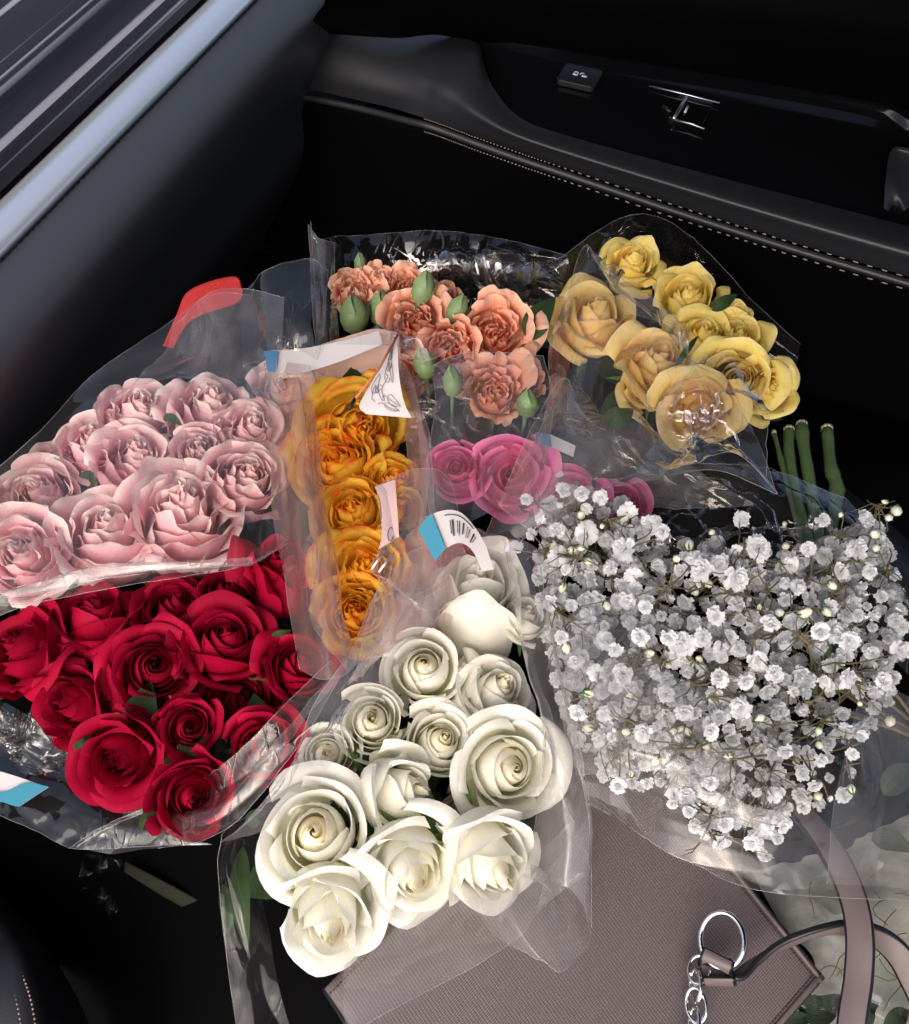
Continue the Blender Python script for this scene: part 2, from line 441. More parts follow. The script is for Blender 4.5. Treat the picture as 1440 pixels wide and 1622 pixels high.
M_DULL = petal_mat("dull_leaf", (.035, .055, .035), (.05, .07, .045), (.05, .07, .04), (.035, .055, .035), .9, 1.1, .2, transl=.1, vein=.8)
# ------------------------------------------------------------ the car
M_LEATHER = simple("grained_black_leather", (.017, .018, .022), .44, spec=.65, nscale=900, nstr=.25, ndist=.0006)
M_DASH = simple("sky_tinted_leather", (.030, .035, .044), .5, spec=.7, nscale=900, nstr=.25, ndist=.0006)  # lighter, bluer base colour paints in the windscreen's reflection on the pad
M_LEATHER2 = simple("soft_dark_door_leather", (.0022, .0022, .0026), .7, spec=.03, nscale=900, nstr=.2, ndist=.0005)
M_GLOSS = simple("piano_black", (.004, .004, .005), .12, spec=.35)
M_PLASTIC = simple("black_plastic", (.010, .010, .012), .45, spec=.4, nscale=600, nstr=.15, ndist=.0004)
M_CHROME = simple("satin_chrome", (.95, .95, .94), .30, metal=1.0)
M_TRIM = simple("satin_silver_trim", (.86, .93, 1.0), .33, metal=.78)  # blue-white base colour stands in for reflected sky
M_ICON = simple("white_icon_print", (.65, .65, .67), .5)
M_THREAD = simple("grey_thread", (.30, .23, .19), .8)
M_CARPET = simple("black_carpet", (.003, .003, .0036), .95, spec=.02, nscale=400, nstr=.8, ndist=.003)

def loft_obj(name, rows, nu, nv, m, parent=None, thick=0.0, cr=None):
    G = loft(rows, nu, nv)
    if cr: G = crumple(G, *cr)
    v = G.reshape(-1, 3); f = gridfaces(nu, nv)
    o = link(name, newmesh(name, v, f, m), parent)
    if thick:
        md = o.modifiers.new("thickness", 'SOLIDIFY'); md.thickness = thick; md.offset = -1
    return o
car = thing("car_interior", "black car interior round the flowers: dashboard, door with armrest, seat and console", "car interior", (0, 0, 0))
# floor of the car
mb = MB(); mb.add([(-1.6, -.9, -.12), (1.6, -.9, -.12), (1.6, 2.2, -.12), (-1.6, 2.2, -.12)], [(0, 1, 2, 3)])
fl = mb.build("car_floor", M_CARPET); tag(fl, "black carpeted car floor below the flowers", kind='structure')

# unseen roof slab, added to cut sky reflections and dim the far door
CW = (P(340, 0, .27)-P(0, 330, .27)).normalized(); CL = Vector((-CW.y, CW.x, 0))   # across, towards the front
mb = MB(); c0 = Vector((-.36, .92, 1.18))
def cp(f, s, z): return tuple(Vector((-.36, .92, 0)) + CL*f + CW*s + Vector((0, 0, z)))
for (f0, f1, s0, s1, z0, z1) in ((-2.2, -.25, -.93, .70, 1.10, 1.12),):
    mb.add([cp(f0, s0, z0), cp(f1, s0, z0), cp(f1, s1, z0), cp(f0, s1, z0), cp(f0, s0, z1), cp(f1, s0, z1), cp(f1, s1, z1), cp(f0, s1, z1)],
           [(0, 1, 2, 3), (7, 6, 5, 4), (0, 4, 5, 1), (1, 5, 6, 2), (2, 6, 7, 3), (3, 7, 4, 0)])
rf = mb.build("unseen_car_roof", simple("unseen_roof_grey", (.06, .06, .06), .9), None, False); tag(rf, "unseen roof slab added to shade the cabin", kind='structure')
# dashboard: a profile swept along the car's width
D = (P(340, 0, .27)-P(0, 330, .27)).normalized()
def sweep(name, prof, m, parent, l0, l1, n=12, thick=.0):
    base = [P(*q) for q in prof]
    pr = spline([tuple(b) for b in base], max(2, len(prof)*5)) if len(prof) > 2 else np.array([tuple(b) for b in base])
    k = len(pr); v = []
    for i in range(n):
        s = l0+(l1-l0)*i/(n-1)
        for q in pr: v.append(tuple(Vector(q)+D*s))
    o = link(name, newmesh(name, v, gridfaces(k, n), m), parent)
    if thick:
        md = o.modifiers.new("thickness", 'SOLIDIFY'); md.thickness = thick
    return o
dash = sweep("dashboard", [(204, 199, .262), (212, 207, .266), (235, 230, .265), (262, 257, .258), (285, 280, .240), (310, 305, .20), (345, 340, .12), (380, 378, .04), (400, 400, -.10)], M_DASH, car, -1.0, .9)
# streaked lacquered inlay
m, n_, l_, p_ = mat("streaked_lacquer"); M_INLAY = m
tc = n_.new("ShaderNodeTexCoord"); mp = n_.new("ShaderNodeMapping")
mp.inputs['Rotation'].default_value = (0, 0, -math.atan2(D.y, D.x)); l_.new(tc.outputs['Object'], mp.inputs[0])
mp2 = n_.new("ShaderNodeMapping"); mp2.inputs['Scale'].default_value = (.35, 75, 50); l_.new(mp.outputs[0], mp2.inputs[0])
f1 = noise_(n_, l_, 1.0, 2, .5, mp2.outputs[0], .3)
mp3 = n_.new("ShaderNodeMapping"); mp3.inputs['Scale'].default_value = (.25, 16, 10); l_.new(mp.outputs[0], mp3.inputs[0])
f2 = noise_(n_, l_, 1.0, 1, .5, mp3.outputs[0], .2)
c1 = mixc(n_, l_, mapr(n_, l_, f1, .56, .62), (.02, .02, .026), (.26, .27, .32))
c1 = mixc(n_, l_, mapr(n_, l_, f2, .30, .55), (.006, .006, .008), c1)
l_.new(c1, p_.inputs['Base Color']); p_.inputs['Roughness'].default_value = .22; p_.inputs['Specular IOR Level'].default_value = .5
sweep("inlay_panel", [(-260, -240, .37), (-60, -60, .33), (100, 95, .30), (158, 153, .275)], M_INLAY, dash, -1.0, .9)
sweep("gap", [(157, 152, .272), (163, 158, .266), (168, 163, .272)], M_PLASTIC, dash, -1.0, .9)
sweep("trim_strip", [(164, 159, .268), (172, 167, .278), (188, 183, .279), (203, 198, .272), (208, 203, .262)], M_TRIM, dash, -1.0, .9)
# broken seam of stitches between strip and pad
mb = MB(); q0 = P(209, 204, .2655)
for i in range(150):
    s = -.7+i*.009; c = q0+D*s; mb.tube([c-D*.0032, c+D*.0032], .0007, 5)
tag(mb.build("stitching", M_PLASTIC, dash), kind='stuff')

# passenger door
def rail(z0, dy):
    return [(380, 120+dy, z0-.03), (560, 158+dy, z0-.02), (640, 178+dy, z0-.006), (672, 186+dy, z0), (705, 197+dy, z0), (750, 214+dy, z0), (820, 239+dy, z0), (900, 266+dy, z0), (1100, 333+dy, z0), (1300, 396+dy, z0), (1600, 484+dy, z0)]
def railpts(z0, dy, n): return [P(*q) for q in spline(rail(z0, dy), n)]
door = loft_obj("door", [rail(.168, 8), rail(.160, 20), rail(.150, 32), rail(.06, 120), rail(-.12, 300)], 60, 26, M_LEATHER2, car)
loft_obj("upper_card", [
    [(520, -260, .42), (900, -300, .46), (1300, -240, .46), (1700, -160, .46)],
    [(520, -30, .36), (800, -60, .36), (1300, 20, .36), (1700, 80, .36)],
    [(500, 24, .265), (600, 36, .28), (780, 40, .27), (1330, 120, .27), (1700, 190, .27)],
    [(480, 50, .20), (620, 60, .222), (770, 62, .222), (1330, 152, .222), (1700, 230, .222)]], 40, 20, M_LEATHER2, door)
loft_obj("switch_panel", [
    [(715, 70, .216), (900, 75, .218), (1340, 150, .218), (1450, 195, .214)],
    [(720, 110, .202), (900, 120, .204), (1340, 190, .204), (1450, 230, .200)],
    [(760, 170, .196), (900, 195, .196), (1300, 290, .196), (1450, 300, .192)],
    [(790, 210, .190), (900, 232, .190), (1250, 322, .190), (1450, 370, .186)]], 40, 16, M_GLOSS, door)
loft_obj("armrest", [
    [(420, 0, .19), (600, 40, .205), (700, 56, .220), (755, 68, .224), (766, 100, .214), (782, 140, .206), (824, 186, .201), (900, 215, .200), (1100, 270, .200), (1300, 322, .200), (1600, 400, .200)],
    [(420, 30, .19), (600, 70, .205), (690, 84, .220), (746, 88, .226), (760, 116, .219), (774, 152, .211), (818, 196, .206), (900, 225, .205), (1100, 281, .205), (1300, 334, .205), (1600, 414, .205)],
    [(420, 62, .18), (600, 105, .195), (670, 120, .207), (705, 132, .213), (728, 150, .212), (752, 176, .209), (806, 210, .206), (900, 243, .204), (1100, 303, .204), (1300, 360, .204), (1600, 442, .204)],
    [(420, 95, .16), (600, 140, .178), (665, 154, .188), (690, 165, .191), (712, 177, .191), (744, 194, .191), (812, 224, .190), (900, 254, .189), (1100, 318, .189), (1300, 379, .189), (1600, 465, .189)],
    [(420, 125, .14), (600, 166, .155), (650, 180, .164), (676, 188, .168), (708, 199, .170), (752, 215, .171), (820, 239, .172), (900, 267, .172), (1100, 334, .172), (1300, 397, .172), (1600, 485, .172)],
    ], 80, 30, M_LEATHER, door)
mb = MB(); mb.tube(railpts(.168, 12, 60), .0042, 8); mb.build("piping", M_LEATHER, door)
for k, dy in enumerate((3, 23)):
    mb = MB(); pts = railpts(.1725 if k == 0 else .1655, dy, 260)
    for i in range(78, 258, 2): mb.tube([pts[i]+Vector((0, -.001, .0012)), pts[i].lerp(pts[i+1], .75)+Vector((0, -.001, .0012))], .0007, 5)
    tag(mb.build("stitching", M_THREAD, door), kind='stuff')
# lock button with its two padlock marks
def rrect(cx, cy, z, w, h, ang, dz=.0, th=.004, r=.25, bev=.0008):
    """rounded plate: centre pixel, size in photo px, long side turned by ang in the picture"""
    c = P(cx, cy, z); s = depth(cx, cy, z)/F0
    e1 = (P(cx+math.cos(ang)*10, cy+math.sin(ang)*10, z)-c).normalized()
    nn = Vector((0, 0, 1)); e2 = nn.cross(e1)
    fy = abs((P(cx, cy+10, z)-c).length/(10*s))
    w, h = w*s*.5, h*s*.5*fy; r_ = r*min(w, h)*2*.5; pts = []
    for (sx, sy, a0) in ((1, 1, 0), (-1, 1, 90), (-1, -1, 180), (1, -1, 270)):
        for k in range(5):
            a = math.radians(a0+k*22.5); pts.append((sx*(w-r_)+r_*math.cos(a), sy*(h-r_)+r_*math.sin(a)))
    v = []; m_ = len(pts)
    for zz, sh in ((0, 0), (th-bev, 0), (th, bev)):
        for x, y in pts:
            k = 1-sh/max(w, 1e-6); k2 = 1-sh/max(h, 1e-6)
            v.append(tuple(c+e1*x*k+e2*y*k2+nn*(zz+dz)))
    f = [(j*m_+i, j*m_+(i+1) % m_, (j+1)*m_+(i+1) % m_, (j+1)*m_+i) for j in range(2) for i in range(m_)]
    f.append(tuple(range(2*m_, 3*m_)))
    return v, f, (c, e1, e2, nn, s, fy)
v, f, fr = rrect(918, 126, .203, 62, 30, .22, th=.006)
lb = door; link("lock_button", newmesh("lock_button", v, f, M_PLASTIC, False), door)
c, e1, e2, nn, s, fy = fr
for k, dx in enumerate((-.0052, .0058)):
    mb = MB(); q = c+e1*dx+nn*.0063
    mb.box(q-e2*.0012, e1*.0032, e2*.0020, nn*.0002)
    a0 = [(-.0022, .0006), (-.0022, .003), (0, .0042), (.0022, .003), (.0022, .0006 if k == 0 else .0028)]
    if k: a0 = [(x-.0035, y) for x, y in a0]
    mb.tube([q+e1*x+e2*y for x, y in a0], .0006, 5)
    mb.build("padlock_mark", M_ICON, lb)
# window switch
sw = door; link("window_switch", newmesh("window_switch", *rrect(1093, 178, .200, 58, 40, .25, th=.004)[:2], M_GLOSS, False), door)
def bar(pts, z, r, name, m, par):
    mb = MB(); mb.tube([P(x, y, z) for x, y in pts], r, 6); return mb.build(name, m, par)
bar([(1028, 136), (1085, 149), (1140, 163)], .2075, .0010, "chrome_bar", M_CHROME, sw)
bar([(1088, 153), (1078, 170), (1067, 188)], .2065, .0019, "chrome_lip", M_CHROME, sw)
bar([(1069, 190), (1095, 196), (1116, 204)], .2055, .0010, "chrome_bar", M_CHROME, sw)
bar([(1090, 168), (1085, 178)], .2050, .0014, "white_mark", M_ICON, sw)
bar([(1050, 168), (1063, 178)], .203, .0022, "finger_hook", M_PLASTIC, sw)
mb = MB(); mb.tube([P(1440+i*14, 236+i*6, .215) for i in range(6)], .002, 5)
loft_obj("pull_handle", [[(1400, 330, .196), (1403, 285, .212), (1412, 238, .222), (1440, 235, .222), (1520, 255, .222)],
    [(1408, 335, .190), (1414, 290, .208), (1420, 250, .214), (1440, 250, .214), (1520, 270, .214)],
    [(1416, 340, .17), (1430, 335, .19), (1440, 330, .195), (1460, 335, .195), (1520, 350, .195)]], 24, 12, M_LEATHER, door)

# the seat below the flowers and its edges
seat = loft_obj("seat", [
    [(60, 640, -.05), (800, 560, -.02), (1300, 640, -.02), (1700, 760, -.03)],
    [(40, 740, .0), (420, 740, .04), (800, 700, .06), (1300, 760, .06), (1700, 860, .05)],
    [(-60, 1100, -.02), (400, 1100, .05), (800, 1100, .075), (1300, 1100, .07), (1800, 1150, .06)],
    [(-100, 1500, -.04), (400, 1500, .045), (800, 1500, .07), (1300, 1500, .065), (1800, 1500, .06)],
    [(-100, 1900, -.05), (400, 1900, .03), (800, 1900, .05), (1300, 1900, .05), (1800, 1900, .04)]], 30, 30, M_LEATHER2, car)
loft_obj("bolster", [
    [(1330, 760, .05), (1420, 830, .05), (1560, 960, .05)],
    [(1340, 790, .09), (1420, 865, .10), (1560, 1000, .10)],
    [(1345, 850, .10), (1420, 925, .11), (1560, 1060, .11)],
    [(1340, 900, .05), (1410, 980, .06), (1560, 1120, .06)]], 20, 14, M_PLASTIC, seat)
console = loft_obj("centre_console", [
    [(-160, 1330, .02), (-40, 1440, .10), (-20, 1560, .14), (-60, 1800, .14)],
    [(-120, 1350, .02), (10, 1455, .10), (50, 1570, .138), (60, 1800, .138)],
    [(-60, 1370, -.02), (40, 1470, .06), (90, 1590, .10), (130, 1800, .10)],
    [(0, 1400, -.1), (75, 1500, -.02), (140, 1620, .02), (190, 1800, .02)]], 24, 16, M_LEATHER, car)
for k, off in enumerate((0, 26)):
    mb = MB(); pts = [P(*q) for q in spline([(-30-off, 1445+off*.2, .106), (12-off, 1500, .125), (48-off*.9, 1580, .142), (66-off*.9, 1700, .143)], 90)]
    for i in range(0, 88, 2): mb.tube([pts[i], pts[i].lerp(pts[i+1], .8)], .0007, 5)
    tag(mb.build("stitching", M_THREAD, console), kind='stuff')
# ------------------------------------------------------------ roses, one by one
def row(kind, name, group, mats, items, cat="rose", z=.2):
    for k, it in enumerate(items):
        px, py, r, ax, ay, dz, op, hs, lab = it[:9]
        kw = it[9] if len(it) > 9 else {}
        build_flower(kind, name, lab, cat, group, px, py, r, ax, ay, z+dz, op, hash_(kind)+k*17, kw.pop('mats', mats), hs, **kw)
def hash_(s): return sum(ord(c)*(i+3) for i, c in enumerate(s))

row('pink', 'pink_rose', 'pale pink roses in the upper left bouquet', (M_PINK, M_GREEN), [
 (292, 780, 82, .02, .50, .012, .55, 1.25, "largest pale pink rose, in front above the red roses, heart wide open"),
 (166, 814, 78, -.08, .58, .004, .75, 1.0, "wide pale pink rose with a curled lower petal, left of the largest pink one"),
 (52, 768, 60, -.25, .40, .0, .55, 1.1, "pale pink rose turned to the left at the edge below the dashboard"),
 (22, 868, 70, -.30, .25, .008, .6, 1.0, "pale pink rose cut by the left edge, lowest of its bouquet"),
 (218, 704, 58, .12, .50, .0, .6, 1.1, "pale pink rose in the middle of its bouquet, above the wide curled one"),
 (316, 702, 42, .0, .35, .0, .45, 1.2, "small round pale pink rose directly above the largest pink one"),
 (336, 618, 60, .10, .62, .0, .6, 1.2, "pale pink rose at the top of its bouquet with pale greenish outer petals"),
 (402, 662, 50, .15, .45, .0, .5, 1.1, "pale pink rose beside the frosted sleeve, upper right of its bouquet"),
 (222, 628, 52, .15, .60, -.004, .6, 1.1, "pale pink rose at upper left of its bouquet under the film fold"),
 (142, 682, 54, -.15, .55, -.004, .55, 1.1, "pale pink rose between the top left one and the left edge one"),
 (396, 742, 60, .20, .35, .004, .55, 1.1, "pale pink rose dulled by film, just left of the orange roses"),
 (446, 602, 38, .10, .50, -.006, .5, 1.1, "small cream pink rose beneath the blue label corner"),
 (255, 770, 48, .0, .5, -.03, .5, 1.0, "half buried pale pink rose wedged behind the largest one"),
 (100, 720, 44, -.1, .5, -.02, .5, 1.0, "half buried pale pink rose among the left ones"),
])
row('red', 'red_rose', 'deep red roses in the left bouquet', (M_RED, M_GREEN), [
 (245, 1052, 76, .0, .12, .012, .75, 1.0, "open deep red rose in the centre of the red bouquet"),
 (358, 998, 76, .02, .45, .012, .55, 1.15, "deep red rose with a deep cup, right of the centre red rose"),
 (145, 950, 80, -.15, .70, .0, .65, 1.1, "deep red rose tucked under the pink bouquet's film, upper left"),
 (280, 945, 66, .05, .55, -.006, .6, 1.1, "deep red rose half hidden below the largest pink rose"),
 (443, 882, 50, -.06, .90, .0, .3, 2.0, "tall narrow red rose seen from the side beside the frosted sleeve", dict(over=dict(dome=.12, r1=.3, flare=30, close=.5))),
 (482, 1040, 60, .30, .40, .0, .5, 1.1, "red rose at the right end under the white bouquet's film edge"),
 (10, 1012, 78, -.68, .35, .004, .6, 1.3, "red rose cut by the left edge, lying on its side"),
 (88, 1112, 66, -.72, .05, .0, .45, 1.4, "red rose facing left, below the one at the left edge"),
 (301, 1152, 54, .02, -.05, .012, .5, 1.0, "small round red rose below the centre red rose"),
 (176, 1212, 72, -.35, -.30, .010, .55, 1.2, "red rose facing down left above the blue and white label"),
 (308, 1268, 66, .08, -.25, .006, .35, 1.1, "lowest red rose, under film, with a green sepal at its left"),
 (420, 1180, 62, .1, .05, .002, .5, 1.0, "red rose veiled by milky film beside the white roses"),
 (370, 925, 48, .2, .5, -.012, .5, 1.0, "red rose peeking out behind the deep cup and the tall red roses"),
 (385, 1105, 55, .2, .2, -.022, .5, 1.0, "red rose sunk in the gap left of the film edge"),
 (80, 985, 60, -.3, .4, -.02, .5, 1.0, "red rose sunk behind those at the left edge"),
 (235, 1140, 55, .0, .1, -.03, .5, 1.0, "red rose sunk between the centre one and the one facing down left"),
])
row('white', 'white_rose', 'white roses in the front bouquet', (M_WHITE, M_GREEN), [
 (757, 915, 78, .10, .76, .006, .22, 1.75, "topmost white rose, seen from the side with a tall plain cup", dict(over=dict(dome=.10, r1=.15, flare=20, close=.7, size=1.05))),
 (672, 1050, 68, .0, .22, .012, .35, 1.15, "white rose with a tight cream spiral below the topmost one"),
 (802, 1076, 62, .42, .45, .004, .4, 1.2, "white rose at upper right turned to the right"),
 (589, 1136, 58, -.02, .15, .010, .25, 1.1, "white rose with a round bead like heart, left of the cream spiral"),
 (706, 1165, 56, .25, .25, .0, .4, 1.1, "half covered white rose in the middle of the white bouquet"),
 (517, 1192, 50, -.1, .08, .0, .25, 1.1, "small white rose at the left beside the veiled red rose"),
 (672, 1250, 66, .75, -.02, .004, .45, 1.35, "white rose lying on its side with its heart to the right"),
 (818, 1218, 90, .28, -.04, .020, .85, .95, "large open white rose at the right of the white bouquet"),
 (496, 1318, 98, -.12, .05, .020, .75, 1.0, "largest white rose, at the left, golden heart showing"),
 (662, 1405, 84, .18, -.50, .010, .6, 1.15, "white rose at the bottom centre with a folded heart"),
 (806, 1400, 80, .50, -.55, .006, .5, 1.3, "white rose at the lower right turned down to the right"),
 (524, 1490, 84, .06, -.62, .006, .8, 1.3, "lowest white rose, long cup with broad outer petals over the handbag"),
 (838, 965, 44, .3, .5, -.006, .5, 1.0, "crumpled white rose behind film, right of the topmost one"),
 (735, 1290, 50, .0, .2, -.03, .5, 1.0, "white rose buried between the side lying one and the bottom ones"),
 (590, 1230, 46, .0, .1, -.03, .5, 1.0, "white rose buried behind the bead hearted and largest ones"),
])
row('orange', 'orange_rose', 'orange and yellow roses in the middle', (M_ORANGE, M_GREEN), [
 (578, 672, 76, .20, .10, .012, .6, 1.0, "topmost orange yellow rose, wide and flattened with red rims"),
 (526, 718, 68, -.20, .40, .006, .6, 1.0, "yellow orange rose at the left touching the frosted sleeve"),
 (630, 752, 42, .15, .45, .0, .5, 1.0, "small orange rose with a neat spiral, at the right beside the pink ones"),
 (556, 797, 60, -.12, .38, .010, .6, 1.0, "orange rose with bright red edges, in the middle of its column"),
 (580, 888, 66, .05, .35, .012, .65, 1.0, "orange rose by the handwritten card, second from the bottom"),
 (562, 962, 58, -.05, .2, .004, .6, 1.0, "lowest orange rose, above the pleated film", {}),
 (640, 808, 32, .1, .0, -.006, .6, 1.0, "pale orange bloom behind the handwritten card"),
])
row('coral', 'coral_carnation', 'coral carnations at the back', (M_CORAL, M_GREEN), [
 (562, 452, 37, -.05, .62, .0, .3, 1.35, "leftmost coral carnation, half open above its green cup"),
 (600, 436, 25, .05, .80, -.002, .2, 1.7, "narrow coral carnation bud right of the leftmost one"),
 (648, 452, 34, .0, .5, -.006, .5, 1.0, "coral carnation behind the upright green bud"),
 (657, 502, 52, -.05, .35, .008, .5, 1.0, "round coral carnation in the middle with a dense heart"),
 (788, 522, 58, .10, .22, .010, .7, .9, "largest coral carnation, widely ruffled, at the right"),
 (716, 546, 47, .05, .25, .006, .5, 1.0, "coral carnation low between the round and the largest one"),
 (784, 612, 52, .05, .35, .0, .7, 1.0, "coral carnation below the largest one, behind film"),
 (702, 470, 26, .1, .5, -.004, .5, 1.0, "small coral carnation between two green buds"),
 (832, 602, 30, .2, .3, -.004, .6, 1.0, "dim coral carnation at the right next to a round green bud"),
 (640, 590, 30, -.1, .3, -.01, .6, 1.0, "pale coral carnation behind the scribbled card"),
], cat="carnation")
Y = (M_YELLOW, M_GREEN)
row('yellow', 'yellow_rose', 'yellow roses at the upper right', Y, [
 (1005, 400, 50, .15, .55, .0, 1.0, 1.2, "topmost yellow rose with pointed star like petals"),
 (945, 478, 72, .12, .60, .004, .95, 1.15, "peach yellow rose with long drooping petals, leftmost of the yellow ones", dict(mats=(M_PEACH, M_GREEN))),
 (1092, 455, 56, .05, .50, -.004, .55, 1.1, "yellow rose right of the topmost one, a closed cup"),
 (1052, 556, 62, .30, .42, .006, .55, 1.3, "golden yellow rose leaning left with its cup showing", dict(mats=(M_PEACH, M_GREEN))),
 (1118, 518, 56, .10, .50, .0, .8, 1.0, "yellow rose in the middle with upright outer petals"),
 (1174, 522, 50, .25, .45, -.002, .7, 1.0, "yellow rose on the right shoulder of its bouquet"),
 (1172, 600, 66, .10, .15, .008, .8, 1.0, "broad yellow rose beneath a crumpled glint of film"),
 (1226, 612, 52, .42, .15, .0, .7, 1.1, "rightmost yellow rose above the cut green stems"),
 (1108, 655, 68, .05, -.15, .0, .85, 1.1, "large yellow rose hanging low, blurred behind film", dict(mats=(M_PEACH, M_GREEN))),
 (1164, 486, 32, .2, .6, -.004, .5, 1.0, "small yellow rose at the upper right edge of its bouquet"),
 (1020, 610, 45, -.1, .0, -.02, .6, 1.2, "yellow rose sunk under the golden leaning one", dict(mats=(M_PEACH, M_GREEN))),
])
row('hot', 'hot_pink_rose', 'hot pink roses in the middle', (M_HOT, M_GREEN), [
 (722, 738, 52, -.1, .2, .0, .6, 1.0, "hot pink rose with a dark heart right of the small orange one"),
 (812, 748, 72, .1, .1, .004, .8, 1.0, "large hot pink rose with broad loose petals above the baby's breath"),
 (730, 880, 42, .0, .1, -.006, .6, 1.0, "hot pink rose under the curved blue and white label"),
 (905, 800, 66, .1, .1, -.02, .7, 1.0, "hot pink rose behind the upper sprigs of baby's breath"),
 (985, 800, 52, .1, .2, -.03, .6, 1.0, "dull pink rose far behind the baby's breath and film"),
])
# ------------------------------------------------------------ wrappings
F_CLEAR = film_mat("clear_cellophane", haze=.045, hcol=(.78, .77, .78))
F_MILKY = film_mat("milky_cellophane", haze=.11, hcol=(.80, .78, .79))
F_SHARD = film_mat("layered_film", haze=.02, k=2.6, rough=.05, bstr=.08)
F_DIM = film_mat('thin_clear_film', haze=.02, k=.55, rough=.08)
F_DARK = film_mat("glossy_clear_film", haze=.015, k=1.6, rough=.04, bstr=.25)
F_PINKISH = film_mat("frosted_pinkish_film", tint=(.98, .94, .93), haze=.19, hcol=(.66, .47, .46), rough=.25, hvar=.35)
F_EDGE_GLINT = film_mat("film_edge_glint", haze=.22, hcol=(.85, .85, .87), rough=.15)  # whitened film, standing in for light caught along the cut edges
M_PAPER = simple("peach_tissue", (.62, .43, .37), .85, nscale=60, nstr=.4, ndist=.003, var=.12)
M_CARD = simple("white_card", (.70, .66, .66), .6)
M_BLUE = simple("blue_print", (.02, .22, .44), .5)
M_CYAN = simple("cyan_print", (.05, .28, .40), .5)
M_INK = simple("dark_ink", (.05, .05, .07), .6)
M_PEN = simple('faint_pen', (.20, .19, .24), .7)
M_REDCLOTH = simple("red_woven_ribbon", (.34, .005, .006), .75, nscale=700, nstr=.6, ndist=.001)

class Wrap:
    """one sheet of wrapping, its film panels and whitish tubes for the light their edges catch"""
    def __init__(s, name, label, cat, at, group=None):
        s.o = thing(name, label, cat, P(*at), group)
    def panel(s, rows, m, nu=60, nv=60, amp=.004, sc=26, seed=0, edges='tblr', hem=.0002, name='film_panel', aniso=None, ridged=True, nf=5, fa=.014):
        G = crumple(loft(rows, nu, nv), amp*.5, sc*.62, seed, ridged, aniso)
        G = folds(G, nf, fa, seed)
        o = link(name, newmesh(name, G.reshape(-1, 3), gridfaces(nu, nv), m), s.o)
        mb = MB()
        for e in edges:
            line = {'t': G[0], 'b': G[-1], 'l': G[:, 0], 'r': G[:, -1]}[e]
            mb.tube([Vector(q) for q in line], hem, 5)
        if edges: mb.build('film_edge_glint', F_EDGE_GLINT, s.o)
        return G
WG = 'clear film wrapped round the bouquets'
# --- pink bouquet
w = Wrap('cellophane_wrap', 'clear film over the pale pink roses with its cut edge lying on the red roses', 'wrapping', (250, 760, .2), WG)
w.panel([[(-60, 800, .20), (60, 690, .225), (150, 600, .24), (260, 525, .245), (330, 470, .25), (400, 468, .25)],
         [(-60, 850, .215), (100, 730, .245), (300, 640, .25), (440, 590, .25)],
         [(-60, 900, .235), (150, 820, .262), (300, 790, .268), (455, 740, .25)],
         [(-40, 955, .235), (130, 915, .258), (290, 900, .262), (400, 888, .255), (462, 850, .24)],
         [(-10, 962, .222), (140, 936, .242), (300, 912, .244), (400, 892, .24), (458, 862, .23)]], F_CLEAR, 90, 80, .005, 22, 1, 'tb')
w.panel([[(-40, 950, .237), (130, 912, .260), (300, 896, .264), (400, 882, .257)],
         [(0, 975, .222), (140, 938, .243), (300, 914, .245), (396, 896, .24)]], F_MILKY, 60, 12, .001, 20, 2, 'b')
w.panel([[(275, 520, .22), (330, 475, .25), (385, 462, .25), (450, 470, .25)],
         [(240, 560, .235), (330, 540, .25), (400, 560, .25), (445, 560, .25)],
         [(210, 610, .245), (300, 600, .255), (400, 620, .255), (440, 650, .255)]], F_MILKY, 50, 40, .007, 40, 4, 'lt', aniso=(.5, .8, 0))
w.panel([[(382, 470, .215), (430, 432, .235), (490, 415, .24), (520, 430, .24)],
         [(385, 560, .20), (430, 540, .22), (490, 530, .23), (510, 545, .23)],
         [(390, 640, .19), (430, 620, .2), (490, 600, .21), (500, 620, .21)]], F_DARK, 40, 40, .006, 35, 6, 'tr')
# --- frosted sleeve between the pink and the orange roses
w = Wrap('frosted_sleeve', 'pinkish frosted sleeve standing round the orange and yellow roses', 'wrapping', (470, 800, .2), None)
w.panel([[(418, 575, .205), (440, 570, .225), (468, 572, .236), (492, 580, .24)],
         [(432, 700, .205), (450, 690, .235), (476, 690, .246), (490, 700, .225)],
         [(440, 830, .205), (466, 820, .235), (490, 820, .246), (500, 830, .225)],
         [(462, 930, .205), (492, 930, .235), (514, 940, .244), (522, 950, .225)],
         [(478, 1060, .2), (508, 1075, .225), (536, 1075, .232), (566, 1050, .22)]], F_PINKISH, 40, 90, .005, 30, 7, 'tblr', aniso=(.15, .98, 0))
w.panel([[(515, 925, .22), (512, 800, .232), (494, 640, .22), (468, 590, .22)],
         [(535, 1010, .215), (510, 860, .245), (496, 740, .245), (476, 610, .23)],
         [(548, 1060, .21), (500, 960, .24), (480, 800, .244), (455, 640, .23)]], F_PINKISH, 60, 24, .004, 28, 8, 'lb')
w.panel([[(422, 556, .195), (500, 548, .215), (590, 522, .22), (632, 528, .21)],
         [(425, 600, .185), (520, 580, .188), (600, 590, .185), (640, 610, .18)],
         [(432, 660, .165), (500, 640, .16), (600, 640, .155), (660, 655, .155)],
         [(440, 720, .14), (500, 700, .13), (600, 690, .125), (664, 690, .125)]], M_PAPER, 80, 70, .006, 34, 9, 't', name='tissue_back')
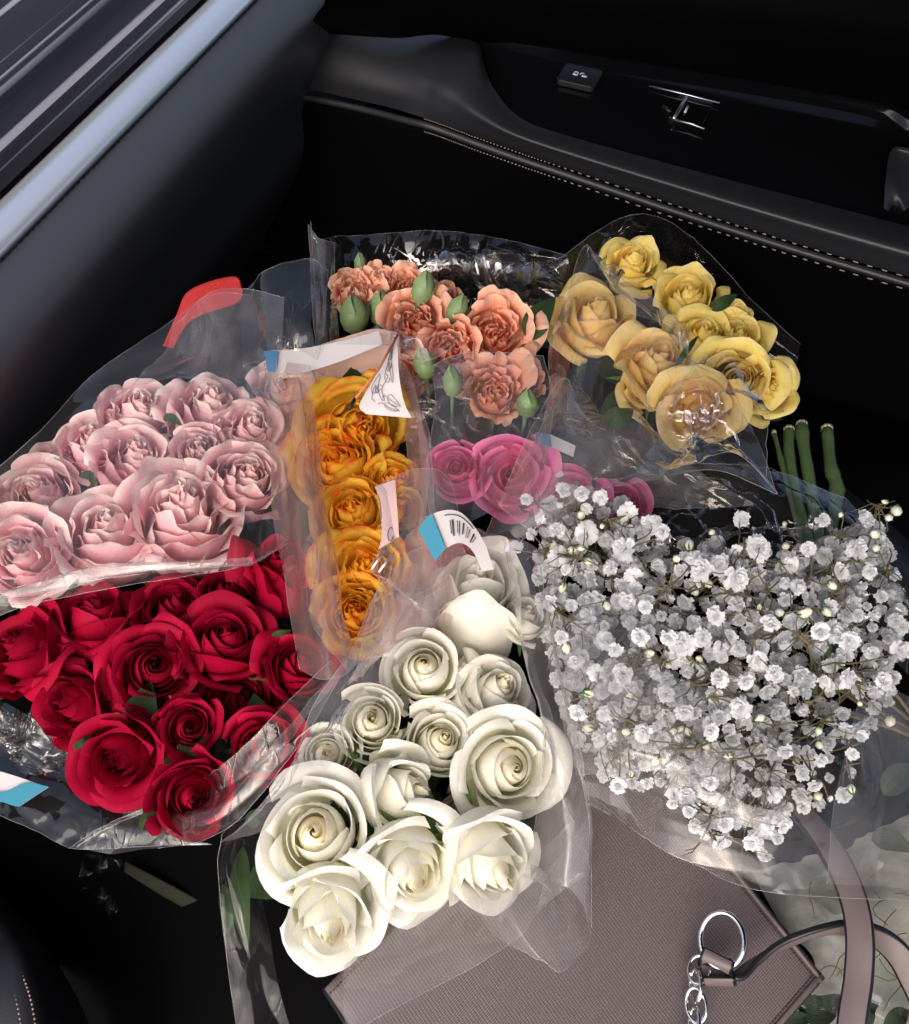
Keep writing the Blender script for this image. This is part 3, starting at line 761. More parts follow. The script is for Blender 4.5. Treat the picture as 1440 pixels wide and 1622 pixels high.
w.panel([[(620, 560, .21), (640, 590, .214), (660, 640, .21)],
         [(640, 600, .20), (655, 640, .222), (680, 700, .22)],
         [(655, 700, .19), (668, 740, .225), (690, 800, .22)],
         [(645, 840, .19), (660, 860, .22), (700, 880, .215)]], F_PINKISH, 24, 50, .003, 30, 10, 'lr')
w.panel([[(590, 960, .15), (640, 880, .165), (700, 850, .17), (790, 850, .16)],
         [(560, 1040, .15), (630, 960, .175), (700, 930, .175), (790, 920, .165)],
         [(530, 1100, .14), (600, 1040, .16), (680, 1010, .16), (790, 990, .15)]], M_PAPER, 90, 90, .008, 44, 11, '', nf=12, fa=.03, name='tissue_front')
w.panel([[(600, 990, .19), (640, 900, .212), (700, 868, .215), (760, 850, .205)],
         [(575, 1040, .19), (630, 960, .22), (700, 920, .222), (750, 900, .21)],
         [(550, 1085, .18), (610, 1030, .205), (670, 1000, .208), (715, 990, .20)]], F_PINKISH, 70, 60, .006, 40, 73, 'tb', nf=10, fa=.02, aniso=(.5, .8, 0))
w.panel([[(596, 770, .238), (640, 745, .236), (690, 742, .232), (715, 760, .225)],
         [(605, 850, .244), (650, 860, .244), (690, 850, .24), (725, 830, .232)],
         [(588, 900, .246), (640, 930, .246), (690, 905, .244), (735, 880, .24)],
         [(600, 920, .24), (660, 965, .24), (720, 945, .24), (770, 890, .236)]], F_MILKY, 50, 50, .004, 24, 12, 'tblr')
# --- red bouquet
w = Wrap('cellophane_wrap', 'clear film round the red roses, dark and glossy at the lower left', 'wrapping', (150, 1280, .15), WG)
w.panel([[(-80, 1080, .135), (20, 1120, .145), (90, 1170, .150), (180, 1260, .15), (280, 1300, .155)],
         [(-80, 1190, .135), (0, 1215, .15), (90, 1255, .155), (180, 1300, .155), (290, 1325, .16)],
         [(-80, 1250, .13), (-10, 1288, .145), (60, 1318, .15), (120, 1344, .15), (230, 1340, .155), (335, 1338, .16)]], F_DARK, 80, 50, .006, 30, 13, 'b')
w.panel([[(110, 1343, .155), (180, 1300, .18), (250, 1262, .20), (390, 1160, .235), (525, 1045, .24)],
         [(180, 1350, .16), (260, 1320, .19), (330, 1280, .22), (430, 1170, .245), (530, 1060, .243)],
         [(250, 1345, .165), (320, 1335, .19), (380, 1300, .215), (470, 1190, .235), (535, 1080, .24)]], F_CLEAR, 90, 50, .004, 24, 64, 'tb', nf=9, fa=.02)
w.panel([[(-60, 1090, .14), (0, 1100, .15), (60, 1140, .15)],
         [(-60, 1130, .15), (20, 1150, .165), (100, 1190, .165)],
         [(-60, 1170, .14), (30, 1190, .15), (120, 1230, .15)]], F_DARK, 80, 60, .012, 60, 15, 'tb', nf=10, fa=.03)
# --- white bouquet
w = Wrap('cellophane_wrap', 'clear film cone round the white roses, its rim hanging over the handbag', 'wrapping', (640, 1350, .15), WG)
w.panel([[(352, 1322, .19), (345, 1370, .18), (352, 1450, .165), (366, 1560, .15), (380, 1660, .14)],
         [(410, 1285, .17), (375, 1360, .172), (385, 1450, .165), (400, 1560, .15), (415, 1660, .14)],
         [(430, 1320, .15), (405, 1400, .15), (420, 1470, .15), (440, 1560, .145), (470, 1660, .14)]], F_DIM, 70, 30, .007, 30, 16, 'tl', aniso=(.1, .9, 0))
w.panel([[(545, 1480, .16), (640, 1440, .165), (740, 1400, .17), (850, 1350, .17), (905, 1300, .18)],
         [(540, 1560, .17), (640, 1530, .176), (740, 1480, .178), (850, 1430, .176), (930, 1370, .18)],
         [(548, 1640, .17), (650, 1585, .176), (760, 1528, .178), (840, 1470, .178), (862, 1400, .18)]], F_MILKY, 70, 40, .005, 18, 17, 'b')
w.panel([[(735, 1380, .165), (780, 1370, .175), (830, 1380, .18), (855, 1400, .182), (934, 1290, .18)],
         [(755, 1430, .168), (800, 1430, .182), (850, 1440, .188), (900, 1450, .186), (936, 1400, .18)],
         [(770, 1468, .168), (830, 1500, .18), (880, 1536, .18), (910, 1510, .18), (936, 1480, .175)]], F_MILKY, 50, 40, .004, 22, 18, 'rb')
w.panel([[(800, 868, .225), (840, 872, .23), (858, 900, .225)],
         [(815, 960, .235), (850, 970, .238), (872, 1000, .23)],
         [(835, 1060, .235), (866, 1075, .236), (895, 1110, .225)],
         [(862, 1160, .225), (895, 1190, .222), (920, 1230, .21)],
         [(850, 1300, .19), (915, 1310, .195), (936, 1330, .19)],
         [(830, 1390, .17), (905, 1400, .178), (937, 1470, .17)]], F_MILKY, 30, 80, .005, 28, 19, 'lr', aniso=(.2, .9, 0))
w.panel([[(470, 1190, .232), (505, 1120, .24), (560, 1050, .243), (600, 940, .235), (625, 920, .23)],
         [(430, 1270, .225), (500, 1160, .246), (560, 1080, .248), (620, 1000, .245), (690, 960, .235)],
         [(350, 1335, .20), (430, 1310, .235), (505, 1250, .245)]], F_MILKY, 70, 30, .004, 22, 20, 'tl')
w.panel([[(565, 1062, .235), (590, 960, .24), (625, 908, .236), (680, 905, .23)],
         [(580, 1060, .235), (640, 990, .243), (690, 950, .24)],
         [(610, 1040, .235), (650, 1010, .24), (695, 980, .235)]], F_MILKY, 50, 24, .003, 22, 21, 'tl')
# --- coral bouquet
w = Wrap('cellophane_wrap', 'dark clear film standing behind the coral carnations with crumpled glints', 'wrapping', (700, 500, .15), WG)
w.panel([[(492, 350, .21), (502, 380, .20), (545, 378, .17), (690, 368, .17), (800, 380, .17), (900, 405, .17)],
         [(500, 450, .19), (530, 430, .17), (600, 420, .15), (700, 420, .15), (800, 425, .15), (905, 450, .15)],
         [(505, 540, .18), (550, 500, .14), (620, 480, .12), (720, 480, .12), (820, 480, .12), (900, 500, .12)]], F_DARK, 90, 50, .006, 26, 22, 'tl', aniso=(0, .3, .9))
w.panel([[(688, 400, .165), (760, 395, .17), (840, 392, .18), (896, 405, .18)],
         [(690, 440, .165), (770, 430, .175), (830, 430, .185), (896, 440, .18)],
         [(700, 490, .15), (770, 470, .16), (830, 475, .16), (890, 490, .16)]], F_SHARD, 110, 80, .002, 50, 23, 't', nf=18, fa=.07)
w.panel([[(488, 355, .215), (510, 385, .22), (530, 385, .215)],
         [(492, 460, .215), (514, 450, .226), (534, 455, .215)],
         [(500, 560, .21), (516, 560, .224), (538, 545, .21)]], F_MILKY, 24, 60, .004, 34, 24, 'tlr', aniso=(0, .9, .3))
w.panel([[(685, 580, .225), (720, 560, .235), (780, 555, .238), (860, 565, .225)],
         [(690, 640, .23), (740, 620, .24), (800, 620, .242), (880, 620, .23)],
         [(675, 760, .222), (740, 720, .236), (800, 700, .24), (870, 700, .23)],
         [(690, 850, .215), (740, 820, .235), (790, 800, .238), (850, 760, .23)]], F_CLEAR, 50, 60, .006, 22, 25, 'tlr')
w.panel([[(640, 565, .235), (690, 560, .238), (740, 530, .24)], [(640, 500, .225), (600, 520, .228), (530, 545, .23)]][::-1], F_CLEAR, 40, 20, .003, 26, 26, 'b')
w = Wrap('film_sleeve', 'loose folded film between the carnations, the hot pink roses and the yellow roses', 'wrapping', (850, 680, .15), None)
w.panel([[(640, 620, .14), (720, 590, .14), (800, 600, .14), (900, 580, .14)],
         [(660, 700, .14), (740, 680, .145), (820, 690, .145), (940, 660, .15)],
         [(670, 820, .15), (760, 800, .16), (860, 800, .165), (1000, 740, .165)]], F_CLEAR, 80, 70, .008, 36, 71, 'r', nf=12, fa=.03)
w.panel([[(880, 620, .17), (960, 640, .18), (1040, 700, .18)], [(900, 700, .175), (1000, 720, .19), (1100, 740, .19)],
         [(900, 780, .165), (1040, 800, .175), (1200, 800, .18)]], F_MILKY, 80, 60, .007, 34, 72, 'b', nf=12, fa=.03)
# --- yellow bouquet
w = Wrap('cellophane_wrap', 'large sheet of clear film over the yellow roses, sharply creased and glinting', 'wrapping', (1050, 600, .2), WG)
w.panel([[(868, 560, .215), (900, 470, .235), (928, 390, .245), (948, 420, .25), (1010, 500, .25)],
         [(860, 640, .225), (930, 560, .255), (990, 530, .262), (1060, 500, .262), (1110, 540, .26)],
         [(800, 760, .222), (900, 690, .25), (1000, 650, .26), (1100, 610, .268), (1170, 590, .262)],
         [(760, 850, .215), (880, 760, .24), (1000, 720, .25), (1110, 690, .256), (1205, 650, .245)],
         [(800, 880, .21), (900, 800, .232), (1020, 765, .24), (1130, 745, .244), (1232, 782, .235)]], F_CLEAR, 120, 120, .004, 26, 27, 'tblr', nf=13, fa=.03)
w.panel([[(870, 420, .17), (960, 362, .19), (1030, 352, .2), (1100, 395, .19), (1180, 470, .17), (1268, 545, .13)],
         [(880, 480, .15), (980, 430, .15), (1060, 420, .15), (1140, 470, .14), (1200, 530, .13), (1262, 570, .11)],
         [(900, 560, .13), (1000, 520, .12), (1080, 520, .11), (1180, 560, .10), (1220, 600, .10), (1250, 600, .10)]], F_DARK, 70, 40, .006, 24, 28, 't')
w.panel([[(1040, 640, .262), (1100, 580, .272), (1160, 560, .27), (1215, 600, .26)],
         [(1030, 700, .255), (1100, 660, .272), (1160, 640, .272), (1215, 660, .255)],
         [(1000, 765, .245), (1090, 740, .258), (1160, 720, .258), (1232, 782, .24)]], F_SHARD, 80, 70, .004, 44, 29, 'rb', nf=12, fa=.04)
w.panel([[(790, 800, .23), (840, 690, .245), (892, 605, .25), (900, 650, .25)],
         [(830, 830, .232), (880, 740, .25), (930, 690, .255), (980, 690, .25)],
         [(870, 850, .23), (930, 790, .245), (980, 760, .25), (1060, 750, .245)]], F_CLEAR, 50, 40, .005, 24, 30, 'tl')
# --- baby's breath bouquet
w = Wrap('cellophane_wrap', "wide clear film under and over the baby's breath, its hem crossing the handbag strap", 'wrapping', (1200, 1250, .16), WG)
w.panel([[(900, 790, .205), (1050, 740, .215), (1200, 740, .215), (1340, 790, .2)],
         [(880, 850, .19), (1050, 820, .19), (1250, 830, .19), (1400, 880, .18)],
         [(880, 900, .17), (1050, 900, .17), (1280, 900, .16), (1440, 960, .15)]], F_DARK, 110, 60, .006, 30, 31, 't', nf=10, fa=.025)
w.panel([[(905, 1160, .20), (1010, 1130, .235), (1150, 1130, .24), (1290, 1160, .23), (1380, 1110, .22), (1460, 1140, .2)],
         [(915, 1225, .20), (1030, 1250, .225), (1150, 1270, .232), (1290, 1290, .232), (1460, 1270, .2)],
         [(930, 1275, .19), (1040, 1345, .205), (1180, 1380, .21), (1300, 1390, .212), (1470, 1380, .2)],
         [(940, 1262, .18), (1010, 1340, .195), (1110, 1382, .2), (1200, 1410, .205), (1330, 1422, .208), (1480, 1426, .2)]], F_CLEAR, 110, 80, .005, 22, 32, 'bl', nf=9, fa=.02)
w.panel([[(862, 1010, .22), (930, 960, .248), (1000, 980, .252), (1060, 1060, .25)],
         [(880, 1110, .22), (950, 1080, .25), (1040, 1110, .255), (1110, 1150, .25)],
         [(915, 1228, .205), (1000, 1222, .235), (1080, 1222, .242), (1180, 1240, .235)]], F_MILKY, 50, 50, .004, 20, 33, 'b')
w.panel([[(1290, 920, .19), (1340, 900, .21), (1390, 905, .21), (1470, 1000, .2)],
         [(1300, 980, .19), (1350, 960, .212), (1400, 960, .212), (1470, 1060, .2)],
         [(1330, 1060, .19), (1370, 1030, .21), (1420, 1050, .21), (1480, 1120, .2)]], F_DARK, 50, 40, .008, 36, 34, 'tr')
w.panel([[(1360, 1110, .22), (1400, 1090, .23), (1480, 1130, .22)],
         [(1330, 1250, .2), (1400, 1240, .22), (1480, 1250, .215)],
         [(1310, 1400, .2), (1400, 1400, .214), (1480, 1420, .21)]], F_MILKY, 40, 50, .006, 22, 35, 'l')

# ------------------------------------------------------------ labels, cards and ribbon
def sheet(name, rows, nu, nv, m, parent, off=0.0):
    G = loft(rows, nu, nv)
    if off: G = G + gridnormals(G)*off*(1 if gridnormals(G)[0, 0, 2] > 0 else -1)
    return link(name, newmesh(name, G.reshape(-1, 3), gridfaces(nu, nv), m), parent), G
t = thing('price_sticker', 'white and cyan sticker at the left edge below the red roses', 'sticker', P(20, 1250, .16), None)
sheet('sticker_face', [[(-60, 1212, .168), (0, 1222, .168), (77, 1247, .168)], [(-60, 1245, .168), (0, 1262, .168), (32, 1277, .168)]], 20, 8, M_CARD, t)
sheet('cyan_stripe', [[(-60, 1243, .170), (0, 1255, .170), (40, 1240, .170), (77, 1246, .170)], [(-60, 1262, .170), (0, 1270, .170), (20, 1276, .170), (30, 1278, .170)]], 20, 8, M_CYAN, t)
t = thing('price_sticker', 'curved white and blue barcode sticker above the topmost white rose', 'sticker', P(715, 840, .24), None)
o_, G = sheet('sticker_face', [[(664, 838, .246), (690, 812, .252), (730, 812, .254), (765, 855, .25), (782, 902, .246)],
      [(690, 888, .246), (705, 870, .25), (728, 860, .252), (748, 872, .25), (764, 905, .246)]], 40, 14, M_CARD, t)
sheet('blue_stripe', [[(663, 838, .248), (672, 824, .251), (684, 813, .254)], [(689, 889, .248), (700, 876, .251), (706, 869, .253)]], 12, 8, M_CYAN, t)
mb = MB()
for k in range(9):
    i = 15+int(k*1.6); a, b = Vector(G[4, i]), Vector(G[9+(k % 2), i]); up_ = Vector((0, -.3, .95))*.0012
    mb.tube([a+up_, b+up_], (.0004, .0007, .0003)[k % 3], 4)
mb.tube([Vector(G[2, i])+Vector((0, -.3, .95))*.0012 for i in range(13, 26)], .0004, 4)
mb.build('barcode', M_INK, t)
t = thing('price_sticker', 'pale sticker with a deep blue end, standing above the pink roses', 'sticker', P(470, 575, .22), None)
sheet('sticker_face', [[(440, 557, .224), (480, 552, .226), (540, 540, .228), (600, 524, .228)], [(438, 592, .224), (480, 590, .228), (540, 572, .228), (606, 545, .226)]], 30, 10, M_CARD, t)
sheet('blue_end', [[(418, 556, .226), (441, 555, .2265)], [(424, 588, .226), (436, 590, .2265)]], 6, 6, M_BLUE, t)
t = thing('price_sticker', 'small deep blue sticker seen through film right of the large hot pink rose', 'sticker', P(860, 690, .2), None)
sheet('blue_end', [[(848, 684, .21), (872, 688, .21)], [(850, 704, .21), (874, 708, .21)]], 6, 6, M_BLUE, t)
sheet('sticker_face', [[(872, 688, .2098), (890, 696, .207), (912, 706, .205)], [(874, 708, .2098), (890, 716, .207), (908, 724, .205)]], 14, 6, M_CARD, t)
def scribble(G, n, seed, parent):
    rng = random.Random(seed); mb = MB(); nv, nu = G.shape[:2]
    for k in range(n):
        pts = []; cx = rng.uniform(.25, .75); cy = .12+.76*k/n; ph = rng.uniform(0, 6)
        for i in range(16):
            a = ph+i*.55; x = cx+.16*math.cos(a)+.012*i-.1; y = cy+.10*math.sin(a*1.3)
            j0 = min(nv-1, max(0, y*(nv-1))); i0 = min(nu-1, max(0, x*(nu-1)))
            pts.append(Vector(G[int(j0), int(i0)]).lerp(Vector(G[min(nv-1, int(j0)+1), min(nu-1, int(i0)+1)]), j0-int(j0))+Vector((0, -.4, .9))*.0012)
        mb.tube(pts, .00026, 4)
    mb.build('handwriting', M_PEN, parent)
t = thing('gift_card', 'white card with scribbled handwriting, standing behind the topmost orange rose', 'card', P(600, 600, .22), None)
o_, G = sheet('card_face', [[(626, 530, .238), (629, 532, .238)], [(598, 590, .234), (632, 592, .234)], [(570, 640, .226), (640, 636, .226)], [(580, 656, .222), (652, 662, .222)]], 24, 30, M_CARD, t)
scribble(G, 7, 3, t)
bar([(630, 530), (600, 585), (560, 635)], .241, .0011, 'orange_stick', simple("orange_wood", (.60, .20, .10), .6), t)
bar([(562, 632), (553, 648)], .241, .0016, 'dark_clip', M_PLASTIC, t)
t = thing('gift_card', 'pinkish card with one inked loop, leaning among the orange roses', 'card', P(615, 800, .22), None)
o_, G = sheet('card_face', [[(594, 771, .236), (626, 760, .240)], [(604, 800, .236), (629, 800, .242)], [(604, 850, .232), (632, 846, .240)], [(600, 870, .226), (632, 850, .238)]], 14, 24, simple("pink_card", (.66, .46, .44), .6), t)
mb = MB(); c = Vector(G[15, 7])+Vector((0, -.4, .9))*.0015
mb.tube([c+Vector((.003*math.cos(a)*.7, .006*math.sin(a), .0)) for a in np.linspace(.6, 6.0, 16)], .0004, 4)
mb.tube([c+Vector((-.003+.001*i, -.010-.002*math.sin(i*1.4), 0)) for i in range(7)], .0004, 4); mb.build('ink_loop', M_INK, t)
t = thing('clip', 'pair of thin metal prongs resting on the second lowest orange rose', 'clip', P(600, 890, .24), None)
for k in (0, 12):
    mb = MB(); mb.tube([P(588+k, 903+k*.3, .244), P(603+k, 880+k*.5, .246), P(612+k, 868+k*.7, .246)], .0010, 6); mb.build('prong', M_CHROME, t)
t = thing('red_ribbon', 'red woven ribbon end rising above the pale pink roses', 'ribbon', P(320, 480, .2), None)
o_, G = sheet('ribbon_band', [[(258, 548, .205), (280, 498, .225), (302, 459, .24), (370, 438, .245), (385, 460, .24)],
     [(275, 552, .200), (292, 520, .215), (318, 500, .225), (372, 482, .23), (384, 470, .235)]], 40, 12, M_REDCLOTH, t)
o_.modifiers.new("thickness", 'SOLIDIFY').thickness = .001
# ------------------------------------------------------------ baby's breath
M_BABY = petal_mat("baby_white", (.93, .94, .96), (.94, .95, .97), (.78, .82, .60), (.92, .94, .94), .9, 1.2, .3, transl=.38, vein=.15)
M_TWIG = simple("olive_twig", (.13, .11, .055), .7, nscale=300, nstr=.3, var=.4)
M_BUD = simple("cream_bud", (.78, .76, .62), .6, nscale=300, nstr=.2)
def blossom_mesh(seed):
    rng = np.random.default_rng(seed); V = []; Fc = []; A = []
    K = 42
    for k in range(K):
        t = (k+.5)/K; th = k*2.39996+rng.normal(0, .25)
        el = math.radians(88-105*t+rng.normal(0, 7))
        ln = .76+.28*rng.random(); w = .26+.15*rng.random(); curl = rng.uniform(-.35, .5); tw = rng.uniform(-.5, .5)
        d = np.array([math.cos(el)*math.cos(th), math.cos(el)*math.sin(th), math.sin(el)])
        side = np.array([-math.sin(th), math.cos(th), 0]); upn = np.cross(d, side)
        side2 = side*math.cos(tw)+upn*math.sin(tw); up2 = np.cross(d, side2)
        o = len(V)
        for j, s in enumerate((.12, .5, .82, 1.0)):
            for i, q in enumerate((-1, 0, 1)):
                notch = -.07 if (j == 3 and i == 1) else (.03*rng.normal() if j == 3 else 0)
                ww = w*(.3, .85, 1.0, .7)[j]
                p = d*(s+notch)*ln + side2*q*ww + up2*(curl*s*s*.5 + (.12*abs(q)*s) + rng.normal(0, .02))
                V.append(p); A.append((s, abs(q)*.8, t, 1))
        Fc += gridfaces(3, 4, o)
    return newmesh("blossom", np.array(V), Fc, M_BABY, True, pet=np.array(A))
def bud_mesh(seed):
    mb = MB(); n = 7
    prof = [(0, -.9), (.45, -.75), (.75, -.3), (.80, .1), (.6, .6), (.25, .9), (0, 1.0)]
    v = []; 
    for r, z in prof:
        for k in range(n): v.append((r*math.cos(6.283*k/n)*(1+.06*math.sin(k*seed)), r*math.sin(6.283*k/n), z))
    f = [(j*n+k, j*n+(k+1) % n, (j+1)*n+(k+1) % n, (j+1)*n+k) for j in range(len(prof)-1) for k in range(n)]
    mb.add(v, f, 0)
    for k in range(5):
        a = k*1.2566; mb.tube([(.1*math.cos(a), .1*math.sin(a), -1.0), (.75*math.cos(a), .75*math.sin(a), -.5), (.85*math.cos(a), .85*math.sin(a), .05)], [.14, .2, .05], 4, 1)
    return newmesh("bud", mb.v, mb.f, [M_BUD, M_GREEN], True, midx=mb.m)
BL = [blossom_mesh(k) for k in range(9)]; BU = [bud_mesh(k) for k in range(3)]
baby = thing("baby_breath", "big loose bunch of white baby's breath at the right, tiny blossoms on wiry twigs", "baby's breath", P(1250, 1000, .08))
rng = random.Random(11)
bright = [(887, 752, 9), (892, 776, 17), (922, 782, 16), (951, 788, 18), (930, 806, 14), (834, 791, 13), (858, 820, 16), (881, 841, 19), (843, 846, 15), (815, 870, 20),
 (930, 845, 28), (993, 812, 25), (1032, 830, 24), (1050, 845, 18), (990, 870, 30), (885, 880, 24), (897, 903, 13), (1003, 912, 22), (968, 902, 18), (872, 955, 17), (905, 960, 14), (993, 952, 19), (1023, 962, 16),
 (1174, 822, 18), (1166, 870, 13), (1200, 868, 30), (1140, 895, 24), (1165, 915, 30), (1112, 905, 26), (1100, 885, 18), (1252, 895, 18), (1262, 930, 22), (1245, 925, 15), (1220, 988, 22), (1135, 975, 22), (1080, 1020, 30), (1112, 1012, 22), (1060, 1010, 18), (1015, 1008, 20),
 (1302, 825, 17), (1370, 822, 22), (1357, 870, 24), (1378, 905, 18), (1330, 905, 19), (1280, 870, 18), (1315, 962, 19), (1384, 978, 14), (1320, 1002, 26), (1345, 1015, 22), (1300, 1000, 20), (1425, 1030, 22), (1400, 1080, 20), (1340, 1075, 22), (1305, 1080, 15),
 (1228, 1068, 20), (1174, 1122, 24), (1083, 1128, 20), (1020, 1160, 22), (1127, 1160, 19), (1243, 1190, 17), (1337, 1258, 20), (1340, 1155, 18), (1350, 1195, 15), (1300, 1205, 15), (1290, 1245, 15), (1270, 1225, 18), (1365, 1165, 14), (1215, 1305, 17), (1190, 1335, 18), (1213, 1355, 16), (1150, 1305, 18), (1140, 1335, 16), (1088, 1262, 20), (1092, 1285, 14), (1065, 1272, 13), (1100, 1310, 13), (980, 1245, 18), (1025, 1240, 14), (1125, 1240, 18), (1170, 1250, 16), (1240, 1310, 14), (1225, 1260, 18),
 (912, 1050, 18), (945, 1065, 20), (987, 1068, 24), (960, 1015, 22), (975, 1030, 16), (915, 1130, 20), (955, 1130, 16), (890, 1010, 16), (1040, 1065, 18), (1055, 1100, 18), (1180, 1080, 18), (1200, 1045, 22), (1140, 1075, 20)]
poly = [(858, 800), (905, 770), (1010, 800), (1075, 860), (1160, 850), (1240, 865), (1400, 830), (1440, 1000), (1410, 1140), (1345, 1270), (1250, 1300), (1210, 1370), (1120, 1330), (1060, 1260), (960, 1235), (905, 1160), (868, 1020), (850, 890)]
def inside(x, y):
    c = False
    for i in range(len(poly)):
        (x1, y1), (x2, y2) = poly[i], poly[i-1]
        if (y1 > y) != (y2 > y) and x < (x2-x1)*(y-y1)/(y2-y1)+x1: c = not c
    return c
def dome(x, y):     # the bunch bulges in its middle
    return .225 + .03*max(0, 1-((x-1130)/330)**2-((y-1040)/300)**2)
spots = [(x, y, r*.86, dome(x, y)+rng.uniform(-.006, .010)) for x, y, r in bright]
tries = 0
while len(spots) < 285 and tries < 9000:
    tries += 1
    x, y = rng.uniform(840, 1445), rng.uniform(760, 1375)
    if not inside(x, y): continue
    low = rng.uniform(0, 1)
    if low > .97-.25*(x > 1250)*(y > 950): continue
    z = dome(x, y)-.012-.060*low
    spots.append((x, y, rng.uniform(8, 15.5), z))
def rot_to(axis, roll):
    return axis.to_track_quat('Z', 'Y').to_matrix().to_4x4() @ Matrix.Rotation(roll, 4, 'Z')
heads = []
for k, (x, y, r, z) in enumerate(spots):
    p = P(x, y, z); s = r*depth(x, y, z)/F0
    tow = (CAM-p).normalized()
    out = Vector((x-1120, -(y-1050)*.8, 0))*.0016
    ax = (tow + out + Vector((rng.gauss(0, .4), rng.gauss(0, .4), rng.gauss(0, .3)))).normalized()
    if rng.random() < .10: ax = (ax - tow*1.3).normalized()
    o = link("blossom", BL[k % 9], baby, False)
    mw = Matrix.Translation(p) @ rot_to(ax, rng.uniform(0, 6.28)) @ Matrix.Diagonal((s, s*rng.uniform(.8, 1), s*rng.uniform(.6, .95), 1))
    o.matrix_parent_inverse = Matrix.Translation(baby.location).inverted(); o.matrix_basis = mw
    heads.append((p - ax*s*.25, s))
buds = [(1420, 809, 11, .23), (1408, 860-40, 8, .23), (1388, 868, 8, .23), (1386, 846, 10, .23), (1275, 970, 12, .25), (1235, 970, 9, .25), (1410, 1142, 11, .22), (1072, 885, 8, .25), (1128, 843, 6, .24), (1298, 1180, 8, .24), (1402, 795, 5, .23), (1332, 755+60, 5, .23), (1243, 800+30, 5, .22)]
tries = 0
while len(buds) < 70:
    x, y = rng.uniform(850, 1440), rng.uniform(770, 1370)
    if inside(x, y): buds.append((x, y, rng.uniform(5, 9.5), dome(x, y)+rng.uniform(-.03, .012)))
for k, (x, y, r, z) in enumerate(buds):
    p = P(x, y, z); s = r*depth(x, y, z)/F0
    ax = ((CAM-p).normalized()*.5 + Vector((rng.gauss(0, .6), rng.gauss(0, .6), rng.gauss(0, .4)))).normalized()
    o = link("bud", BU[k % 3], baby, False)
    o.matrix_parent_inverse = Matrix.Translation(baby.location).inverted()
    o.matrix_basis = Matrix.Translation(p) @ rot_to(ax, 0) @ Matrix.Diagonal((s, s, s*1.15, 1))
    heads.append((p-ax*s*.9, s*.6))
# the rest, deep inside the bunch, too many to pick apart
dv = []; df = []; da = []; cnt = 0
src = []
for me in BL[:3]:
    co = np.empty(len(me.vertices)*3); me.vertices.foreach_get('co', co); at_ = np.empty(len(me.vertices)*4); me.attributes['pet'].data.foreach_get('color', at_)
    src.append((co.reshape(-1, 3), [tuple(p.vertices) for p in me.polygons], at_.reshape(-1, 4)))
nd = 0; off_ = 0
while nd < 1000:
    x, y = rng.uniform(845, 1440), rng.uniform(775, 1340)
    if not inside(x, y): continue
    if x > 1250 and y > 1100 and rng.random() < .7: continue
    z = dome(x, y)-rng.uniform(.016, .075); p = P(x, y, z); s = rng.uniform(8, 16)*depth(x, y, z)/F0
    ax = ((CAM-p).normalized()+Vector((rng.gauss(0, .6), rng.gauss(0, .6), rng.gauss(0, .4)))).normalized()
    Rm = np.array(rot_to(ax, rng.uniform(0, 6.28)).to_3x3()); co, fc, at_ = src[nd % 3]
    dv.append(co @ Rm.T * s + np.array(p)); df += [tuple(i+off_ for i in f) for f in fc]; da.append(at_); off_ += len(co); nd += 1
tag(link("blossom_mass", newmesh("blossom_mass", np.vstack(dv), df, M_BABY, True, pet=np.vstack(da)), baby), kind='stuff')
# wiry twigs: every head to a fork, forks to a few main stems
mb = MB(); forks = []
while len(forks) < 85:
    x, y = rng.uniform(860, 1420), rng.uniform(800, 1320)
    if inside(x, y): forks.append(P(x, y, dome(x, y)-rng.uniform(-.008, .035)))
forks.append(P(1330, 850, .215)); forks.append(P(1290, 1230, .22)); forks.append(P(1160, 1280, .215)); forks.append(P(1350, 880, .218)); forks.append(P(850, 800, .21)); forks.append(P(1390, 800, .222))
def twig(a, b, r0, r1, sag=.10, seg=6):
    d = (b-a); L = d.length; off = Vector((rng.gauss(0, 1), rng.gauss(0, 1), rng.gauss(0, .6)))*L*sag
    pts = [a.lerp(b, t)+off*4*t*(1-t)+Vector((rng.gauss(0, .0005), rng.gauss(0, .0005), 0)) for t in np.linspace(0, 1, seg)]
    mb.tube(pts, [r0+(r1-r0)*t for t in np.linspace(0, 1, seg)], 5, cap=False)
for p, s in heads:
    fs = sorted(forks, key=lambda q: (q-p).length)
    q = fs[0] if rng.random() < .75 else fs[1]
    if (q-p).length > .075:
        q2 = p.lerp(q, .5)-Vector((0, 0, .01)); twig(p, q2, .00035, .0005); q2b = q2; twig(q2b, q, .0005, .0007)
    else: twig(p, q, .0004, .0007)
roots = [P(x, y, z) for x, y, z in ((1330, 980, .13), (1180, 1010, .15), (1060, 1000, .15), (1230, 1130, .14), (1010, 900, .14), (1150, 930, .15), (1300, 1120, .15))]
for q in forks:
    r_ = min(roots, key=lambda w_: (w_-q).length+rng.uniform(0, .03)); twig(q, r_, .0007, .0012, .08, 8)
for r_ in roots: twig(r_, P(1480, 1180, .09), .0013, .0018, .05, 10)
for k in range(220):      # little bracts and side shoots at the forks
    q = rng.choice(forks); twig(q, q+Vector((rng.gauss(0, .014), rng.gauss(0, .014), rng.uniform(-.005, .014))), .0006, .0003, .12, 4)
tag(mb.build("twig_tangle", M_TWIG, baby), kind='stuff')

